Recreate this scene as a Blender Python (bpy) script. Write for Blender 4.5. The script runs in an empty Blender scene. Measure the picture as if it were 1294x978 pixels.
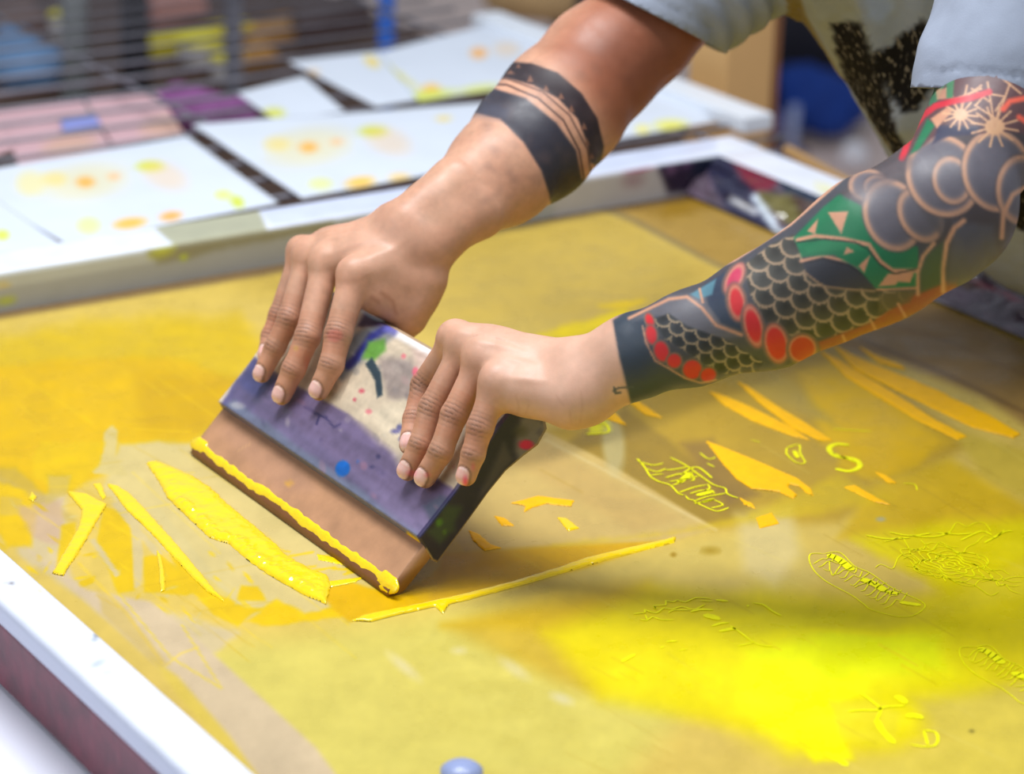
import bpy, bmesh, math
import numpy as np
from mathutils import Vector, Matrix

# ------------------------------------------------------------------ camera
S = bpy.context.scene
COL = S.collection
F_PX = 3385.32
CC = np.array([647.0, 489.0])
CAM = np.array([0.0, 0.0, 0.9])
# rows: world X (along the far rail), Y (along the side rails), Z (up) in camera axes
RW = np.array([[0.83212184, -0.17503628, 0.52624666],
               [-0.55376298, -0.31412553, 0.77114961],
               [0.03032835, -0.93310635, -0.35831932]])
cam_data = bpy.data.cameras.new('camera')
cam = bpy.data.objects.new('camera', cam_data)
COL.objects.link(cam)
S.camera = cam
cam_data.sensor_width = 36.0
cam_data.lens = F_PX / 1294 * 36
cam_data.clip_start = 0.05
cam_data.clip_end = 100
m = Matrix.Identity(4)
for i in range(3):
    m[i][0] = RW[i, 0]; m[i][1] = -RW[i, 1]; m[i][2] = -RW[i, 2]; m[i][3] = CAM[i]
cam.matrix_world = m
cam_data.dof.use_dof = True
cam_data.dof.focus_distance = 2.12
cam_data.dof.aperture_fstop = 4.0

# ------------------------------------------------------------------ world, lights, exposure
W = bpy.data.worlds.new('world'); S.world = W; W.use_nodes = True
wn = W.node_tree.nodes; bgn = wn['Background']
bgn.inputs['Color'].default_value = (0.80, 0.88, 1.0, 1)
bgn.inputs['Strength'].default_value = 0.44

def area(name, loc, target, size, size_y, power, col):
    d = bpy.data.lights.new(name, 'AREA'); d.shape = 'RECTANGLE'; d.size = size; d.size_y = size_y
    d.energy = power; d.color = col
    o = bpy.data.objects.new(name, d); COL.objects.link(o); o.location = loc
    o.rotation_euler = (Vector(target) - Vector(loc)).to_track_quat('-Z', 'Y').to_euler()
    return o
area('ceiling_light', (1.25, 1.75, 2.4), (1.2, 1.7, 0), 1.7, 0.9, 62, (0.95, 0.97, 1.0))
area('highlight_strip', (0.95, 2.15, 2.0), (1.0, 1.85, 0), 1.3, 0.08, 26, (0.97, 0.98, 1.0))  # unseen strip light, added for crisp highlights on the wet ink
area('fill_light', (-1.5, 1.9, 1.7), (1.1, 1.8, 0), 1.6, 1.2, 20, (0.9, 0.95, 1.0))  # unseen fill light, added to lift the table and handle faces
S.view_settings.view_transform = 'Standard'
S.view_settings.look = 'None'
S.view_settings.exposure = -0.32
S.view_settings.gamma = 1.0
S.view_settings.use_curve_mapping = False

# ------------------------------------------------------------------ helpers
rng = np.random.default_rng(7)
def ray(px, py): return RW @ np.array([px - CC[0], py - CC[1], F_PX])
def at_z(px, py, z=0.0):
    d = ray(px, py); return CAM + d * ((z - CAM[2]) / d[2])
def at_x(px, py, x):
    d = ray(px, py); return CAM + d * (x / d[0])
def at_y(px, py, y):
    d = ray(px, py); return CAM + d * (y / d[1])
def at_d(px, py, dist): return CAM + ray(px, py) / F_PX * dist
def proj(V):
    v = (np.asarray(V) - CAM) @ RW
    return np.stack([CC[0] + F_PX * v[:, 0] / v[:, 2], CC[1] + F_PX * v[:, 1] / v[:, 2]], 1)
def lin(c):
    c = np.asarray(c, float) / 255.0
    return np.where(c <= 0.04045, c / 12.92, ((c + 0.055) / 1.055) ** 2.4)

def vnoise(P, freq, seed=0):
    """value noise on (N,2|3) points, result in -1..1"""
    P = np.asarray(P, float) * freq
    if P.shape[1] == 2: P = np.c_[P, np.full(len(P), 0.37)]
    i = np.floor(P).astype(np.int64); f = P - i; f = f * f * (3 - 2 * f)
    def hsh(a, b, c):
        n = (a * 374761393 + b * 668265263 + c * 2147483647 + seed * 1274126177) & 0xffffffff
        n = ((n ^ (n >> 13)) * 1274126177) & 0xffffffff
        n = (n ^ (n >> 16)) & 0xffffffff
        return n / 2147483648.0 - 1
    r = 0
    for a in (0, 1):
        for b in (0, 1):
            for c in (0, 1):
                w = (f[:, 0] if a else 1 - f[:, 0]) * (f[:, 1] if b else 1 - f[:, 1]) * (f[:, 2] if c else 1 - f[:, 2])
                r = r + w * hsh(i[:, 0] + a, i[:, 1] + b, i[:, 2] + c)
    return r
def fbm(P, freq, seed=0, oct=3):
    return sum(vnoise(P, freq * 2 ** k, seed + k) * 0.5 ** k for k in range(oct)) / 1.75

def sdpoly(Q, pts):
    """signed distance, negative inside"""
    pts = np.asarray(pts, float); n = len(pts)
    d = np.full(len(Q), 1e18); ins = np.zeros(len(Q), bool)
    for i in range(n):
        a = pts[i]; b = pts[(i + 1) % n]; e = b - a; w = Q - a
        t = np.clip((w @ e) / max(e @ e, 1e-9), 0, 1)
        d = np.minimum(d, ((w - t[:, None] * e) ** 2).sum(1))
        c = (a[1] > Q[:, 1]) != (b[1] > Q[:, 1])
        if a[1] != b[1]:
            xx = a[0] + (Q[:, 1] - a[1]) / (b[1] - a[1]) * e[0]
            ins ^= c & (Q[:, 0] < xx)
    return np.sqrt(d) * np.where(ins, -1, 1)
def sdline(Q, pts):
    pts = np.asarray(pts, float); d = np.full(len(Q), 1e18)
    for i in range(len(pts) - 1):
        a = pts[i]; e = pts[i + 1] - a; w = Q - a
        t = np.clip((w @ e) / max(e @ e, 1e-9), 0, 1)
        d = np.minimum(d, ((w - t[:, None] * e) ** 2).sum(1))
    return np.sqrt(d)

class Paint:
    """colours fixed to the surface points, laid out in a flat design chart"""
    def __init__(s, Q, base):
        s.Q = np.asarray(Q, float); s.c = np.tile(np.asarray(base, float), (len(Q), 1)); s.mask = None
    def _blend(s, idx, a, col):
        if s.mask is not None: a = a * s.mask[idx]
        s.c[idx] = s.c[idx] * (1 - a[:, None]) + np.asarray(col, float) * a[:, None]
    def _sel(s, pts, mrg):
        p = np.asarray(pts, float); lo = p.min(0) - mrg; hi = p.max(0) + mrg
        return np.nonzero(((s.Q >= lo) & (s.Q <= hi)).all(1))[0]
    def poly(s, pts, col, soft=2.0, a=1.0, rough=0.0, freq=0.05):
        idx = s._sel(pts, soft + rough + 2)
        if not len(idx): return
        d = sdpoly(s.Q[idx], pts)
        if rough: d = d + rough * fbm(s.Q[idx], freq, 3)
        t = np.clip(0.5 - d / (2 * soft), 0, 1); s._blend(idx, a * t * t * (3 - 2 * t), col)
    def line(s, pts, w, col, soft=1.2, a=1.0, rough=0.0):
        idx = s._sel(pts, w + soft + rough + 2)
        if not len(idx): return
        d = sdline(s.Q[idx], pts) - w / 2
        if rough: d = d + rough * fbm(s.Q[idx], 0.08, 5)
        t = np.clip(0.5 - d / (2 * soft), 0, 1); s._blend(idx, a * t, col)
    def ell(s, cx, cy, rx, ry, ang, col, soft=1.2, a=1.0, ring=None, ringcol=None):
        r = max(rx, ry); idx = s._sel([(cx - r, cy - r), (cx + r, cy + r)], 4)
        if not len(idx): return
        q = s.Q[idx] - (cx, cy); A = math.radians(ang)
        x = q[:, 0] * math.cos(A) + q[:, 1] * math.sin(A); y = -q[:, 0] * math.sin(A) + q[:, 1] * math.cos(A)
        k = np.sqrt((x / rx) ** 2 + (y / ry) ** 2) + 1e-6; d = (k - 1) * min(rx, ry)
        if col is not None:
            t = np.clip(0.5 - d / (2 * soft), 0, 1); s._blend(idx, a * t, col)
        if ring:
            t = np.clip(0.5 - (np.abs(d + ring / 2) - ring / 2) / (2 * soft), 0, 1); s._blend(idx, a * t, ringcol)
    def scales(s, pts, cell, ang, line, fill, soft=1.5, w=2.6):
        idx = s._sel(pts, 3)
        if not len(idx): return
        Q = s.Q[idx]; d = sdpoly(Q, pts); m = np.clip(0.5 - d / (2 * soft), 0, 1)
        A = math.radians(ang); x = Q[:, 0] * math.cos(A) + Q[:, 1] * math.sin(A); y = -Q[:, 0] * math.sin(A) + Q[:, 1] * math.cos(A)
        hh = cell * 0.62; r = cell * 0.60
        L = np.zeros(len(Q)); done = np.zeros(len(Q), bool); SHD = np.zeros(len(Q))
        row0 = np.floor(y / hh)
        for k in (-1, 0, 1):
            row = row0 + k; off = (row % 2) * cell / 2
            cx = np.round((x - off) / cell) * cell + off; cy = row * hh
            dd = np.sqrt((x - cx) ** 2 + (y - cy) ** 2)
            inside = (dd < r) & ~done & (y > cy - 0.2 * hh)
            SHD = np.where(inside, dd / r, SHD)
            L = np.where(inside, np.clip(1 - (np.abs(dd - r + w / 2) - w / 2) / 1.2, 0, 1), L); done |= inside
        sh = np.where(done, np.clip(.72 + .5 * np.where(done, SHD, 0), .6, 1.3), 1)
        a_ = m[:, None]; s.c[idx] = s.c[idx] * (1 - a_) + np.asarray(fill, float) * sh[:, None] * a_
        s._blend(idx, m * L, line)
    def mottle(s, amp, freq, seed=1):
        s.c = s.c * (1 + amp * fbm(s.Q, freq, seed))[:, None]
    def out(s): return lin(np.clip(s.c, 0, 255))

def set_col(me, rgb):
    at = me.color_attributes.new('Col', 'FLOAT_COLOR', 'POINT')
    a = np.ones((len(me.vertices), 4), np.float32); a[:, :3] = rgb
    at.data.foreach_set('color', a.ravel())
def verts_of(me):
    v = np.empty(len(me.vertices) * 3, np.float32); me.vertices.foreach_get('co', v); return v.reshape(-1, 3).astype(float)

def mat(name, col=None, rough=0.5, metal=0.0, attr=False, noise=0.0, nscale=40, bump=0.0, bscale=200, coat=0.0, coat_rough=0.1,
        sss=0.0, spec=0.5, emit=None, rough_var=0.0, alpha=1.0, stretch=None, bdist=0.001):
    M = bpy.data.materials.new(name); M.use_nodes = True; nt = M.node_tree; b = nt.nodes['Principled BSDF']
    tc = nt.nodes.new('ShaderNodeTexCoord'); src = tc.outputs['Object']
    if stretch:
        mp = nt.nodes.new('ShaderNodeMapping'); mp.inputs['Scale'].default_value = stretch
        nt.links.new(src, mp.inputs['Vector']); src = mp.outputs['Vector']
    n = nt.nodes.new('ShaderNodeTexNoise'); n.inputs['Scale'].default_value = nscale; n.inputs['Detail'].default_value = 5
    nt.links.new(src, n.inputs['Vector'])
    mx = nt.nodes.new('ShaderNodeMix'); mx.data_type = 'RGBA'; mx.blend_type = 'MULTIPLY'; mx.inputs['Factor'].default_value = 1
    rp = nt.nodes.new('ShaderNodeMapRange'); rp.inputs['From Min'].default_value = 0.3; rp.inputs['From Max'].default_value = 0.7
    rp.inputs['To Min'].default_value = 1 - noise; rp.inputs['To Max'].default_value = 1 + noise * 0.4
    nt.links.new(n.outputs['Fac'], rp.inputs['Value'])
    if attr:
        at = nt.nodes.new('ShaderNodeAttribute'); at.attribute_name = 'Col'; nt.links.new(at.outputs['Color'], mx.inputs[6])
    else:
        mx.inputs[6].default_value = (*lin(col), 1)
    nt.links.new(rp.outputs['Result'], mx.inputs[7]); nt.links.new(mx.outputs[2], b.inputs['Base Color'])
    b.inputs['Roughness'].default_value = rough; b.inputs['Metallic'].default_value = metal
    b.inputs['Specular IOR Level'].default_value = spec
    if rough_var:
        r2 = nt.nodes.new('ShaderNodeMapRange'); r2.inputs['From Min'].default_value = 0.35; r2.inputs['From Max'].default_value = 0.65
        r2.inputs['To Min'].default_value = max(rough - rough_var, 0.03); r2.inputs['To Max'].default_value = rough + rough_var
        nt.links.new(n.outputs['Fac'], r2.inputs['Value']); nt.links.new(r2.outputs['Result'], b.inputs['Roughness'])
    if coat: b.inputs['Coat Weight'].default_value = coat; b.inputs['Coat Roughness'].default_value = coat_rough
    if sss:
        b.inputs['Subsurface Weight'].default_value = sss; b.inputs['Subsurface Radius'].default_value = (1, 0.35, 0.2)
        b.inputs['Subsurface Scale'].default_value = 0.006
    if alpha < 1: b.inputs['Alpha'].default_value = alpha
    if bump:
        n2 = nt.nodes.new('ShaderNodeTexNoise'); n2.inputs['Scale'].default_value = bscale; n2.inputs['Detail'].default_value = 4
        nt.links.new(src, n2.inputs['Vector'])
        bp = nt.nodes.new('ShaderNodeBump'); bp.inputs['Strength'].default_value = bump; bp.inputs['Distance'].default_value = bdist
        nt.links.new(n2.outputs['Fac'], bp.inputs['Height']); nt.links.new(bp.outputs['Normal'], b.inputs['Normal'])
    return M

def thing(name, label, cat, loc=(0, 0, 0), group=None):
    o = bpy.data.objects.new(name, None); COL.objects.link(o); o.location = loc
    o['label'] = label; o['category'] = cat
    if group: o['group'] = group
    return o
def tag(o, label, cat, group=None):
    o['label'] = label; o['category'] = cat
    if group: o['group'] = group
    return o
def link(name, me, material, parent=None, smooth=True):
    o = bpy.data.objects.new(name, me); COL.objects.link(o)
    me.materials.append(material)
    if smooth: me.polygons.foreach_set('use_smooth', [True] * len(me.polygons))
    if parent is not None:
        o.parent = parent
        o.matrix_parent_inverse = Matrix.Translation(-Vector(parent.location))
    return o
def mesh_from(name, V, Fs):
    me = bpy.data.meshes.new(name); me.from_pydata([tuple(map(float, v)) for v in V], [], Fs); me.update(); return me
def box_bm(bm, lo, hi):
    lo = Vector(lo); hi = Vector(hi)
    M_ = Matrix.Translation((lo + hi) / 2) @ Matrix.Diagonal((*(hi - lo), 1))
    return bmesh.ops.create_cube(bm, size=1, matrix=M_)
def bm_obj(name, bm, material, parent=None, smooth=False):
    me = bpy.data.meshes.new(name); bm.to_mesh(me); bm.free()
    return link(name, me, material, parent, smooth)
def box(name, lo, hi, material, parent=None, bev=0.0):
    bm = bmesh.new(); box_bm(bm, lo, hi)
    if bev: bmesh.ops.bevel(bm, geom=bm.edges[:], offset=bev, segments=2, affect='EDGES', profile=0.6)
    return bm_obj(name, bm, material, parent)
def tube(name, pts, radii, material, parent=None, seg=8, cap=True):
    pts = [Vector(p) for p in pts]; n = len(pts)
    if not hasattr(radii, '__len__'): radii = [radii] * n
    V = []; Fs = []
    up = Vector((0.13, 0.2, 1)).normalized()
    for i, p in enumerate(pts):
        t = (pts[min(i + 1, n - 1)] - pts[max(i - 1, 0)]).normalized()
        a = t.cross(up)
        if a.length < 1e-3: a = t.cross(Vector((1, 0, 0)))
        a.normalize(); b = t.cross(a)
        for k in range(seg):
            th = 2 * math.pi * k / seg; V.append(p + (a * math.cos(th) + b * math.sin(th)) * radii[i])
    for i in range(n - 1):
        for k in range(seg):
            Fs.append((i * seg + k, i * seg + (k + 1) % seg, (i + 1) * seg + (k + 1) % seg, (i + 1) * seg + k))
    if cap: Fs.append(tuple(range(seg - 1, -1, -1))); Fs.append(tuple((n - 1) * seg + k for k in range(seg)))
    me = mesh_from(name, V, Fs)
    return link(name, me, material, parent)
def grid_surf(name, Pt, material, parent=None, closed=False, smooth=True):
    """Pt: (nu,nv,3) array"""
    nu, nv, _ = Pt.shape; idx = np.arange(nu * nv).reshape(nu, nv)
    a = idx[:-1, :-1].ravel(); b = idx[1:, :-1].ravel(); c = idx[1:, 1:].ravel(); d = idx[:-1, 1:].ravel()
    Fq = np.stack([a, b, c, d], 1)
    if closed:
        a = idx[:-1, -1]; b = idx[1:, -1]; c = idx[1:, 0]; d = idx[:-1, 0]
        Fq = np.concatenate([Fq, np.stack([a, b, c, d], 1)])
    me = quick_mesh(name, Pt.reshape(-1, 3), Fq)
    return link(name, me, material, parent, smooth)
def quick_mesh(name, V, Fq):
    me = bpy.data.meshes.new(name); V = np.asarray(V, np.float32); Fq = np.asarray(Fq, np.int32)
    me.vertices.add(len(V)); me.vertices.foreach_set('co', V.ravel())
    k = Fq.shape[1]
    me.loops.add(Fq.size); me.loops.foreach_set('vertex_index', Fq.ravel())
    me.polygons.add(len(Fq)); me.polygons.foreach_set('loop_start', np.arange(0, Fq.size, k, dtype=np.int32))
    me.update(calc_edges=True); me.validate(); return me

# ------------------------------------------------------------------ signed distance meshing
def smin(a, b, k):
    h = np.maximum(k - np.abs(a - b), 0) / k
    return np.minimum(a, b) - h * h * k * 0.25
class Body:
    def __init__(s): s.g = {}; s.order = []
    def cone(s, g, a, b, ra, rb):
        s.g.setdefault(g, []).append((np.asarray(a, float), np.asarray(b, float), ra, rb))
    def chain(s, g, pts, rs):
        for i in range(len(pts) - 1): s.cone(g, pts[i], pts[i + 1], rs[i], rs[i + 1])
    def prep(s, kin, combine): s.kin = kin; s.combine = combine
    @staticmethod
    def dcone(P, c):
        a, b, ra, rb = c; ab = b - a; L = max(ab @ ab, 1e-12); w = P - a
        t = np.clip((w @ ab) / L, 0, 1)
        q = w - t[:, None] * ab
        return np.sqrt((q * q).sum(1)) - (ra + t * (rb - ra))
    def rough(s, P):
        d = np.full(len(P), 1e9)
        for g in s.g.values():
            for c in g: d = np.minimum(d, s.dcone(P, c))
        return d
    def eval(s, P, ctr, rad):
        out = {}
        for g, cs in s.g.items():
            d = None
            for c in cs:
                if s.dcone(ctr[None], c)[0] > rad + 0.03: continue
                e = s.dcone(P, c); d = e if d is None else smin(d, e, s.kin[g])
            if d is not None: out[g] = d
        return s.combine(out, len(P))
def surface_nets(body, h, B=24, margin=0.012):
    lo = np.full(3, 1e9); hi = -lo
    for g in body.g.values():
        for a, b, ra, rb in g:
            r = max(ra, rb) + 0.03; lo = np.minimum(lo, np.minimum(a, b) - r); hi = np.maximum(hi, np.maximum(a, b) + r)
    nb = np.ceil((hi - lo) / (h * B)).astype(int)
    N = nb * B + 2
    bi = np.stack(np.meshgrid(*[np.arange(n) for n in nb], indexing='ij'), -1).reshape(-1, 3)
    cen = lo + (bi + 0.5) * B * h; rad = B * h * 0.5 * 3 ** 0.5
    d = body.rough(cen); keep = (d < rad + margin) & (d > -rad - margin)
    bi = bi[keep]; cen = cen[keep]
    r = np.arange(B + 1); LI = np.stack(np.meshgrid(r, r, r, indexing='ij'), -1).reshape(-1, 3)
    ids = []; pos = []; quads = []
    def gid(I): return (I[:, 0] * N[1] + I[:, 1]) * N[2] + I[:, 2]
    for k in range(len(bi)):
        P = lo + (LI + bi[k] * B) * h
        D = body.eval(P, cen[k], rad)
        if D is None: continue
        D = D.reshape(B + 1, B + 1, B + 1); sg = D < 0
        c8 = [sg[x:B + x, y:B + y, z:B + z] for x in (0, 1) for y in (0, 1) for z in (0, 1)]
        n = sum(c.astype(np.int8) for c in c8); act = (n > 0) & (n < 8)
        if not act.any(): continue
        I = np.argwhere(act); acc = np.zeros((len(I), 3)); cnt = np.zeros(len(I))
        def val(o): return D[I[:, 0] + o[0], I[:, 1] + o[1], I[:, 2] + o[2]]
        for ax in range(3):
            o1, o2 = [q for q in range(3) if q != ax]
            for u in (0, 1):
                for v in (0, 1):
                    o = [0, 0, 0]; o[o1] = u; o[o2] = v; p = list(o); p[ax] = 1
                    a = val(o); b = val(p); cr = (a < 0) != (b < 0)
                    t = np.where(cr, a / np.where(cr, a - b, 1), 0)
                    q = np.tile(np.array(o, float), (len(I), 1)); q[:, ax] += t
                    acc += q * cr[:, None]; cnt += cr
        pos.append(lo + (I + bi[k] * B + acc / cnt[:, None]) * h); ids.append(gid(I + bi[k] * B))
        for ax in range(3):
            o1, o2 = (ax + 1) % 3, (ax + 2) % 3
            p = [0, 0, 0]; p[ax] = 1
            a = val((0, 0, 0)); b = val(p); cr = (a < 0) != (b < 0)
            J = I[cr] + bi[k] * B; fl = a[cr] < 0
            e1 = np.zeros(3, int); e1[o1] = 1; e2 = np.zeros(3, int); e2[o2] = 1
            q = np.stack([gid(J), gid(J - e1), gid(J - e1 - e2), gid(J - e2)], 1)
            q[~fl] = q[~fl][:, ::-1]; quads.append(q)
    ids = np.concatenate(ids); pos = np.concatenate(pos); quads = np.concatenate(quads)
    o = np.argsort(ids); ids = ids[o]; pos = pos[o]
    j = np.searchsorted(ids, quads); j = np.clip(j, 0, len(ids) - 1)
    ok = (ids[j] == quads).all(1)
    return pos, j[ok]
def vnormals(V, Q):
    n = np.cross(V[Q[:, 2]] - V[Q[:, 0]], V[Q[:, 3]] - V[Q[:, 1]]); N = np.zeros_like(V)
    for k in range(4): np.add.at(N, Q[:, k], n)
    return N / (np.linalg.norm(N, axis=1)[:, None] + 1e-12)

# ------------------------------------------------------------------ materials
M_mesh = mat('stained_screen_mesh', attr=True, rough=0.33, rough_var=0.1, noise=0.06, nscale=28, bump=0.12, bscale=900, spec=0.22, coat=0.06, coat_rough=0.22, bdist=0.0004)
M_ink = mat('wet_yellow_ink', (255, 218, 0), rough=0.2, noise=0.04, nscale=60, bump=0.55, bscale=120, spec=0.3, coat=0.9, coat_rough=0.05, bdist=0.002)
M_ink_thin = mat('drying_yellow_ink', (255, 192, 0), rough=0.42, noise=0.08, nscale=80, bump=0.6, bscale=260, spec=.25, bdist=0.0012)
M_letter = mat('yellow_stencil_ink', (250, 246, 0), spec=.2, rough=0.4, noise=0.12, nscale=120, bump=0.1, bscale=300)
M_rail = mat('painted_metal_rail', attr=True, rough=0.36, noise=0.05, nscale=30, bump=0.15, bscale=120, rough_var=0.08)
M_maroon = mat('maroon_stained_wood', (112, 36, 54), rough=0.4, noise=0.45, nscale=45, bump=0.35, bscale=90)
M_foil = mat('crumpled_tape_wrap', attr=True, rough=0.2, noise=0.2, nscale=60, bump=0.5, bscale=60, coat=0.7, coat_rough=0.08, bdist=0.004)
M_table = mat('white_laminate', (238, 239, 252), rough=0.35, noise=0.03, nscale=6)
M_paper = mat('printed_paper', attr=True, rough=0.7, noise=0.02, nscale=10)
M_wood = mat('stained_squeegee_wood', attr=True, rough=0.42, noise=0.14, nscale=40, bump=0.25, bscale=120, stretch=(1, 0.25, 1), bdist=0.0008)
M_blade = mat('tan_squeegee_rubber', attr=True, rough=0.45, noise=0.12, nscale=60, bump=0.12, bscale=300)
M_wire = mat('galvanised_wire', (128, 128, 138), rough=0.45, metal=0.2, noise=0.2, nscale=30)
M_pine = mat('pale_pine', (214, 170, 110), rough=0.6, noise=0.15, nscale=6, stretch=(1, 1, 0.2))

# ------------------------------------------------------------------ floor and table
fl = quick_mesh('floor', [(-4, -3, -.85), (12, -3, -.85), (12, 14, -.85), (-4, 14, -.85)], [(0, 1, 2, 3)])
floor = link('floor', fl, mat('pinkish_concrete', (246, 220, 208), rough=0.55, noise=0.25, nscale=1.2, bump=0.1, bscale=8), smooth=False)
floor['kind'] = 'structure'

tbl = thing('table', 'white laminate work table under the screen frame, seen at bottom left', 'table', (1.3, 1.6, -.85))
box('tabletop', (0.28, 0.75, -.070), (2.02, 2.44, -.040), M_table, tbl, 0.003)
for x_, y_ in ((.34, .81), (1.96, .81), (.34, 2.38), (1.96, 2.38)):
    box('leg', (x_ - .025, y_ - .025, -.85), (x_ + .025, y_ + .025, -.070), M_wire, tbl, 0.003)

# ------------------------------------------------------------------ printing screen: frame rails
X0, X1, YF, YN = 0.731, 1.845, 2.357, 0.86
ZT = 0.042
scr = thing('printing_screen', 'large screen printing frame with white rails and an ink stained yellow mesh', 'screen', (1.3, 1.6, 0))

def rail_prof(name, prof, axis, a, b, n, paint, mt=None):
    """sweep a closed profile of (u,z) along an axis, painted with design colours"""
    P2 = []
    for i in range(len(prof)):
        p, q = np.array(prof[i], float), np.array(prof[(i + 1) % len(prof)], float)
        k = max(1, int(np.linalg.norm(q - p) / 0.004))
        for t in range(k): P2.append(p + (q - p) * t / k)
    P2 = np.array(P2); ts = np.linspace(a, b, n)
    G = np.zeros((n, len(P2), 3))
    if axis == 'x': G[:, :, 0] = ts[:, None]; G[:, :, 1] = P2[None, :, 0]
    else: G[:, :, 1] = ts[:, None]; G[:, :, 0] = P2[None, :, 0]
    G[:, :, 2] = P2[None, :, 1]
    o = grid_surf(name, G, mt or M_rail, scr, closed=True, smooth=False)
    bm = bmesh.new(); bm.from_mesh(o.data); bmesh.ops.holes_fill(bm, edges=[e_ for e_ in bm.edges if e_.is_boundary]); bmesh.ops.recalc_face_normals(bm, faces=bm.faces[:]); bm.to_mesh(o.data); bm.free()
    V = verts_of(o.data); p = Paint(proj(V), (232, 236, 246)); paint(p, V); set_col(o.data, p.out())
    return o
def bevrect(u0, u1, z0, z1, b=0.003):
    return [(u0, z0 + b), (u0, z1 - b), (u0 + b, z1), (u1 - b, z1), (u1, z1 - b), (u1, z0 + b), (u1 - b, z0), (u0 + b, z0)]
def paint_far(p, V):
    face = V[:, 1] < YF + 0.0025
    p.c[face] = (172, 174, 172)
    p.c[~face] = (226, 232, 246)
    top = (~face)
    p.mask = top.astype(float)
    p.poly([(190, 283), (300, 262), (323, 256), (338, 290), (225, 312), (212, 303)], (176, 176, 150), 2.5)
    p.poly([(323, 262), (600, 190), (905, 150), (905, 190), (700, 230), (345, 285)], (206, 214, 236), 3)
    p.mask = face.astype(float)
    p.poly([(-40, 350), (215, 300), (345, 278), (345, 290), (200, 330), (-40, 372)], (196, 200, 196), 4)
    p.poly([(180, 312), (345, 283), (420, 275), (420, 290), (300, 310), (200, 335)], (150, 146, 120), 5, rough=5)
    p.poly([(700, 240), (790, 205), (905, 190), (905, 260), (700, 290)], (186, 184, 186), 5)
    p.ell(205, 318, 16, 7, -15, (196, 200, 70), 4, .8); p.ell(232, 325, 5, 4, 0, (190, 205, 60), 2, .9)
    p.ell(806, 208, 22, 9, -8, (130, 8, 40), 3, .95); p.ell(842, 200, 16, 8, -15, (120, 14, 46), 3, .9); p.ell(800, 228, 14, 9, -8, (150, 120, 130), 5, .6)
    p.poly([(828, 200), (905, 182), (915, 240), (845, 245), (838, 225)], (40, 28, 52), 5, rough=5)
    p.ell(848, 214, 8, 6, -20, (150, 110, 150), 3, .6); p.ell(868, 208, 7, 4, -30, (150, 100, 150), 3, .5); p.ell(895, 215, 18, 22, 0, (18, 26, 50), 6)
    p.line([(838, 187), (856, 186)], 6, (165, 20, 70), 3)
    p.mask = None
    p.ell(8, 380, 12, 5, -10, (190, 200, 60), 3, .8); p.ell(4, 360, 8, 3, 0, (225, 190, 80), 3, .7)
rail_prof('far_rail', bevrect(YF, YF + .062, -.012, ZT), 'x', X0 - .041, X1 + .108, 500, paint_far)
def paint_near(p, V):
    p.poly([(20, 690), (80, 740), (70, 750), (10, 700)], (215, 228, 240), 8)
    for (x, y, a, b, r, c) in ((122, 802, 3, 8, 20, (96, 110, 130)), (124, 838, 10, 4, -25, (185, 195, 205)), (14, 737, 5, 1.2, 5, (70, 60, 60)), (52, 775, 6, 2, 0, (205, 205, 190)),
                               (50, 747, 4, 2, 40, (225, 225, 160)), (135, 850, 9, 4, 0, (210, 215, 215)), (60, 770, 7, 2, -20, (210, 200, 180))):
        p.ell(x, y, a, b, r, c, 1.5, .75)
    idx = V[:, 2] < ZT - .004
    p.c[idx] = (200, 205, 222)
rail_prof('near_rail', bevrect(X0 - .041, X0, 0.020, ZT, .004), 'y', YN - .001, YF - .0005, 500, paint_near)
box('near_rail_base', (X0 - .036, YN - .05, -.036), (X0 + .004, YF, .0195), M_maroon, scr, 0.004)['label'] = 'maroon stained lower edge of the left rail'
def paint_right(p, V):
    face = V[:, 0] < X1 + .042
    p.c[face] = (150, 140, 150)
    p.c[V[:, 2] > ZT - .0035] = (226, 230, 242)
    p.mask = (V[:, 2] > ZT - .0035).astype(float)
    p.ell(1045, 240, 16, 6, 25, (230, 225, 140), 5, .6)
    p.poly([(1185, 290), (1400, 330), (1400, 440), (1200, 360)], (62, 54, 60), 5, rough=4)
    p.mask = None
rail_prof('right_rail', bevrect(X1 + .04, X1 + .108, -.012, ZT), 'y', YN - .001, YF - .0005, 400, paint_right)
rail_prof('front_rail', bevrect(YN - .062, YN, -.012, ZT), 'x', X0 - .04, X1 + .1, 60, lambda p, V: None)

# crumpled wrap along the inside of the right rail
nu, nv = 420, 22
G = np.zeros((nu, nv, 3)); ys = np.linspace(1.35, YF - .003, nu); vs = np.linspace(0, 1, nv)
for j, v in enumerate(vs):
    G[:, j, 1] = ys
    G[:, j, 0] = X1 + .041 - .046 * v ** 1.3; G[:, j, 2] = ZT + .0005 - (ZT - .003) * v
fl_ = G.reshape(-1, 3); w = np.repeat(np.sin(np.linspace(0, math.pi, nv))[None], nu, 0).ravel()
dsp = fbm(fl_ * (1, .45, 1), 70, 11, 3) * w
fl_[:, 0] -= dsp * .011; fl_[:, 2] += dsp * .009 + .002 * w
o = grid_surf('tape_wrap', fl_.reshape(nu, nv, 3), M_foil, scr)
V = verts_of(o.data); p = Paint(proj(V), (92, 78, 92))
p.c *= (1 + .45 * fbm(V, 55, 3))[:, None]
p.poly([(885, 170), (925, 185), (960, 245), (985, 300), (940, 300), (905, 240), (890, 200)], (34, 32, 62), 5, rough=5)
p.poly([(918, 188), (940, 195), (985, 225), (975, 240), (952, 242), (930, 215)], (118, 10, 44), 4, rough=5)
p.poly([(975, 218), (1045, 250), (1045, 268), (1000, 250)], (22, 40, 66), 4, rough=4)
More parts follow.
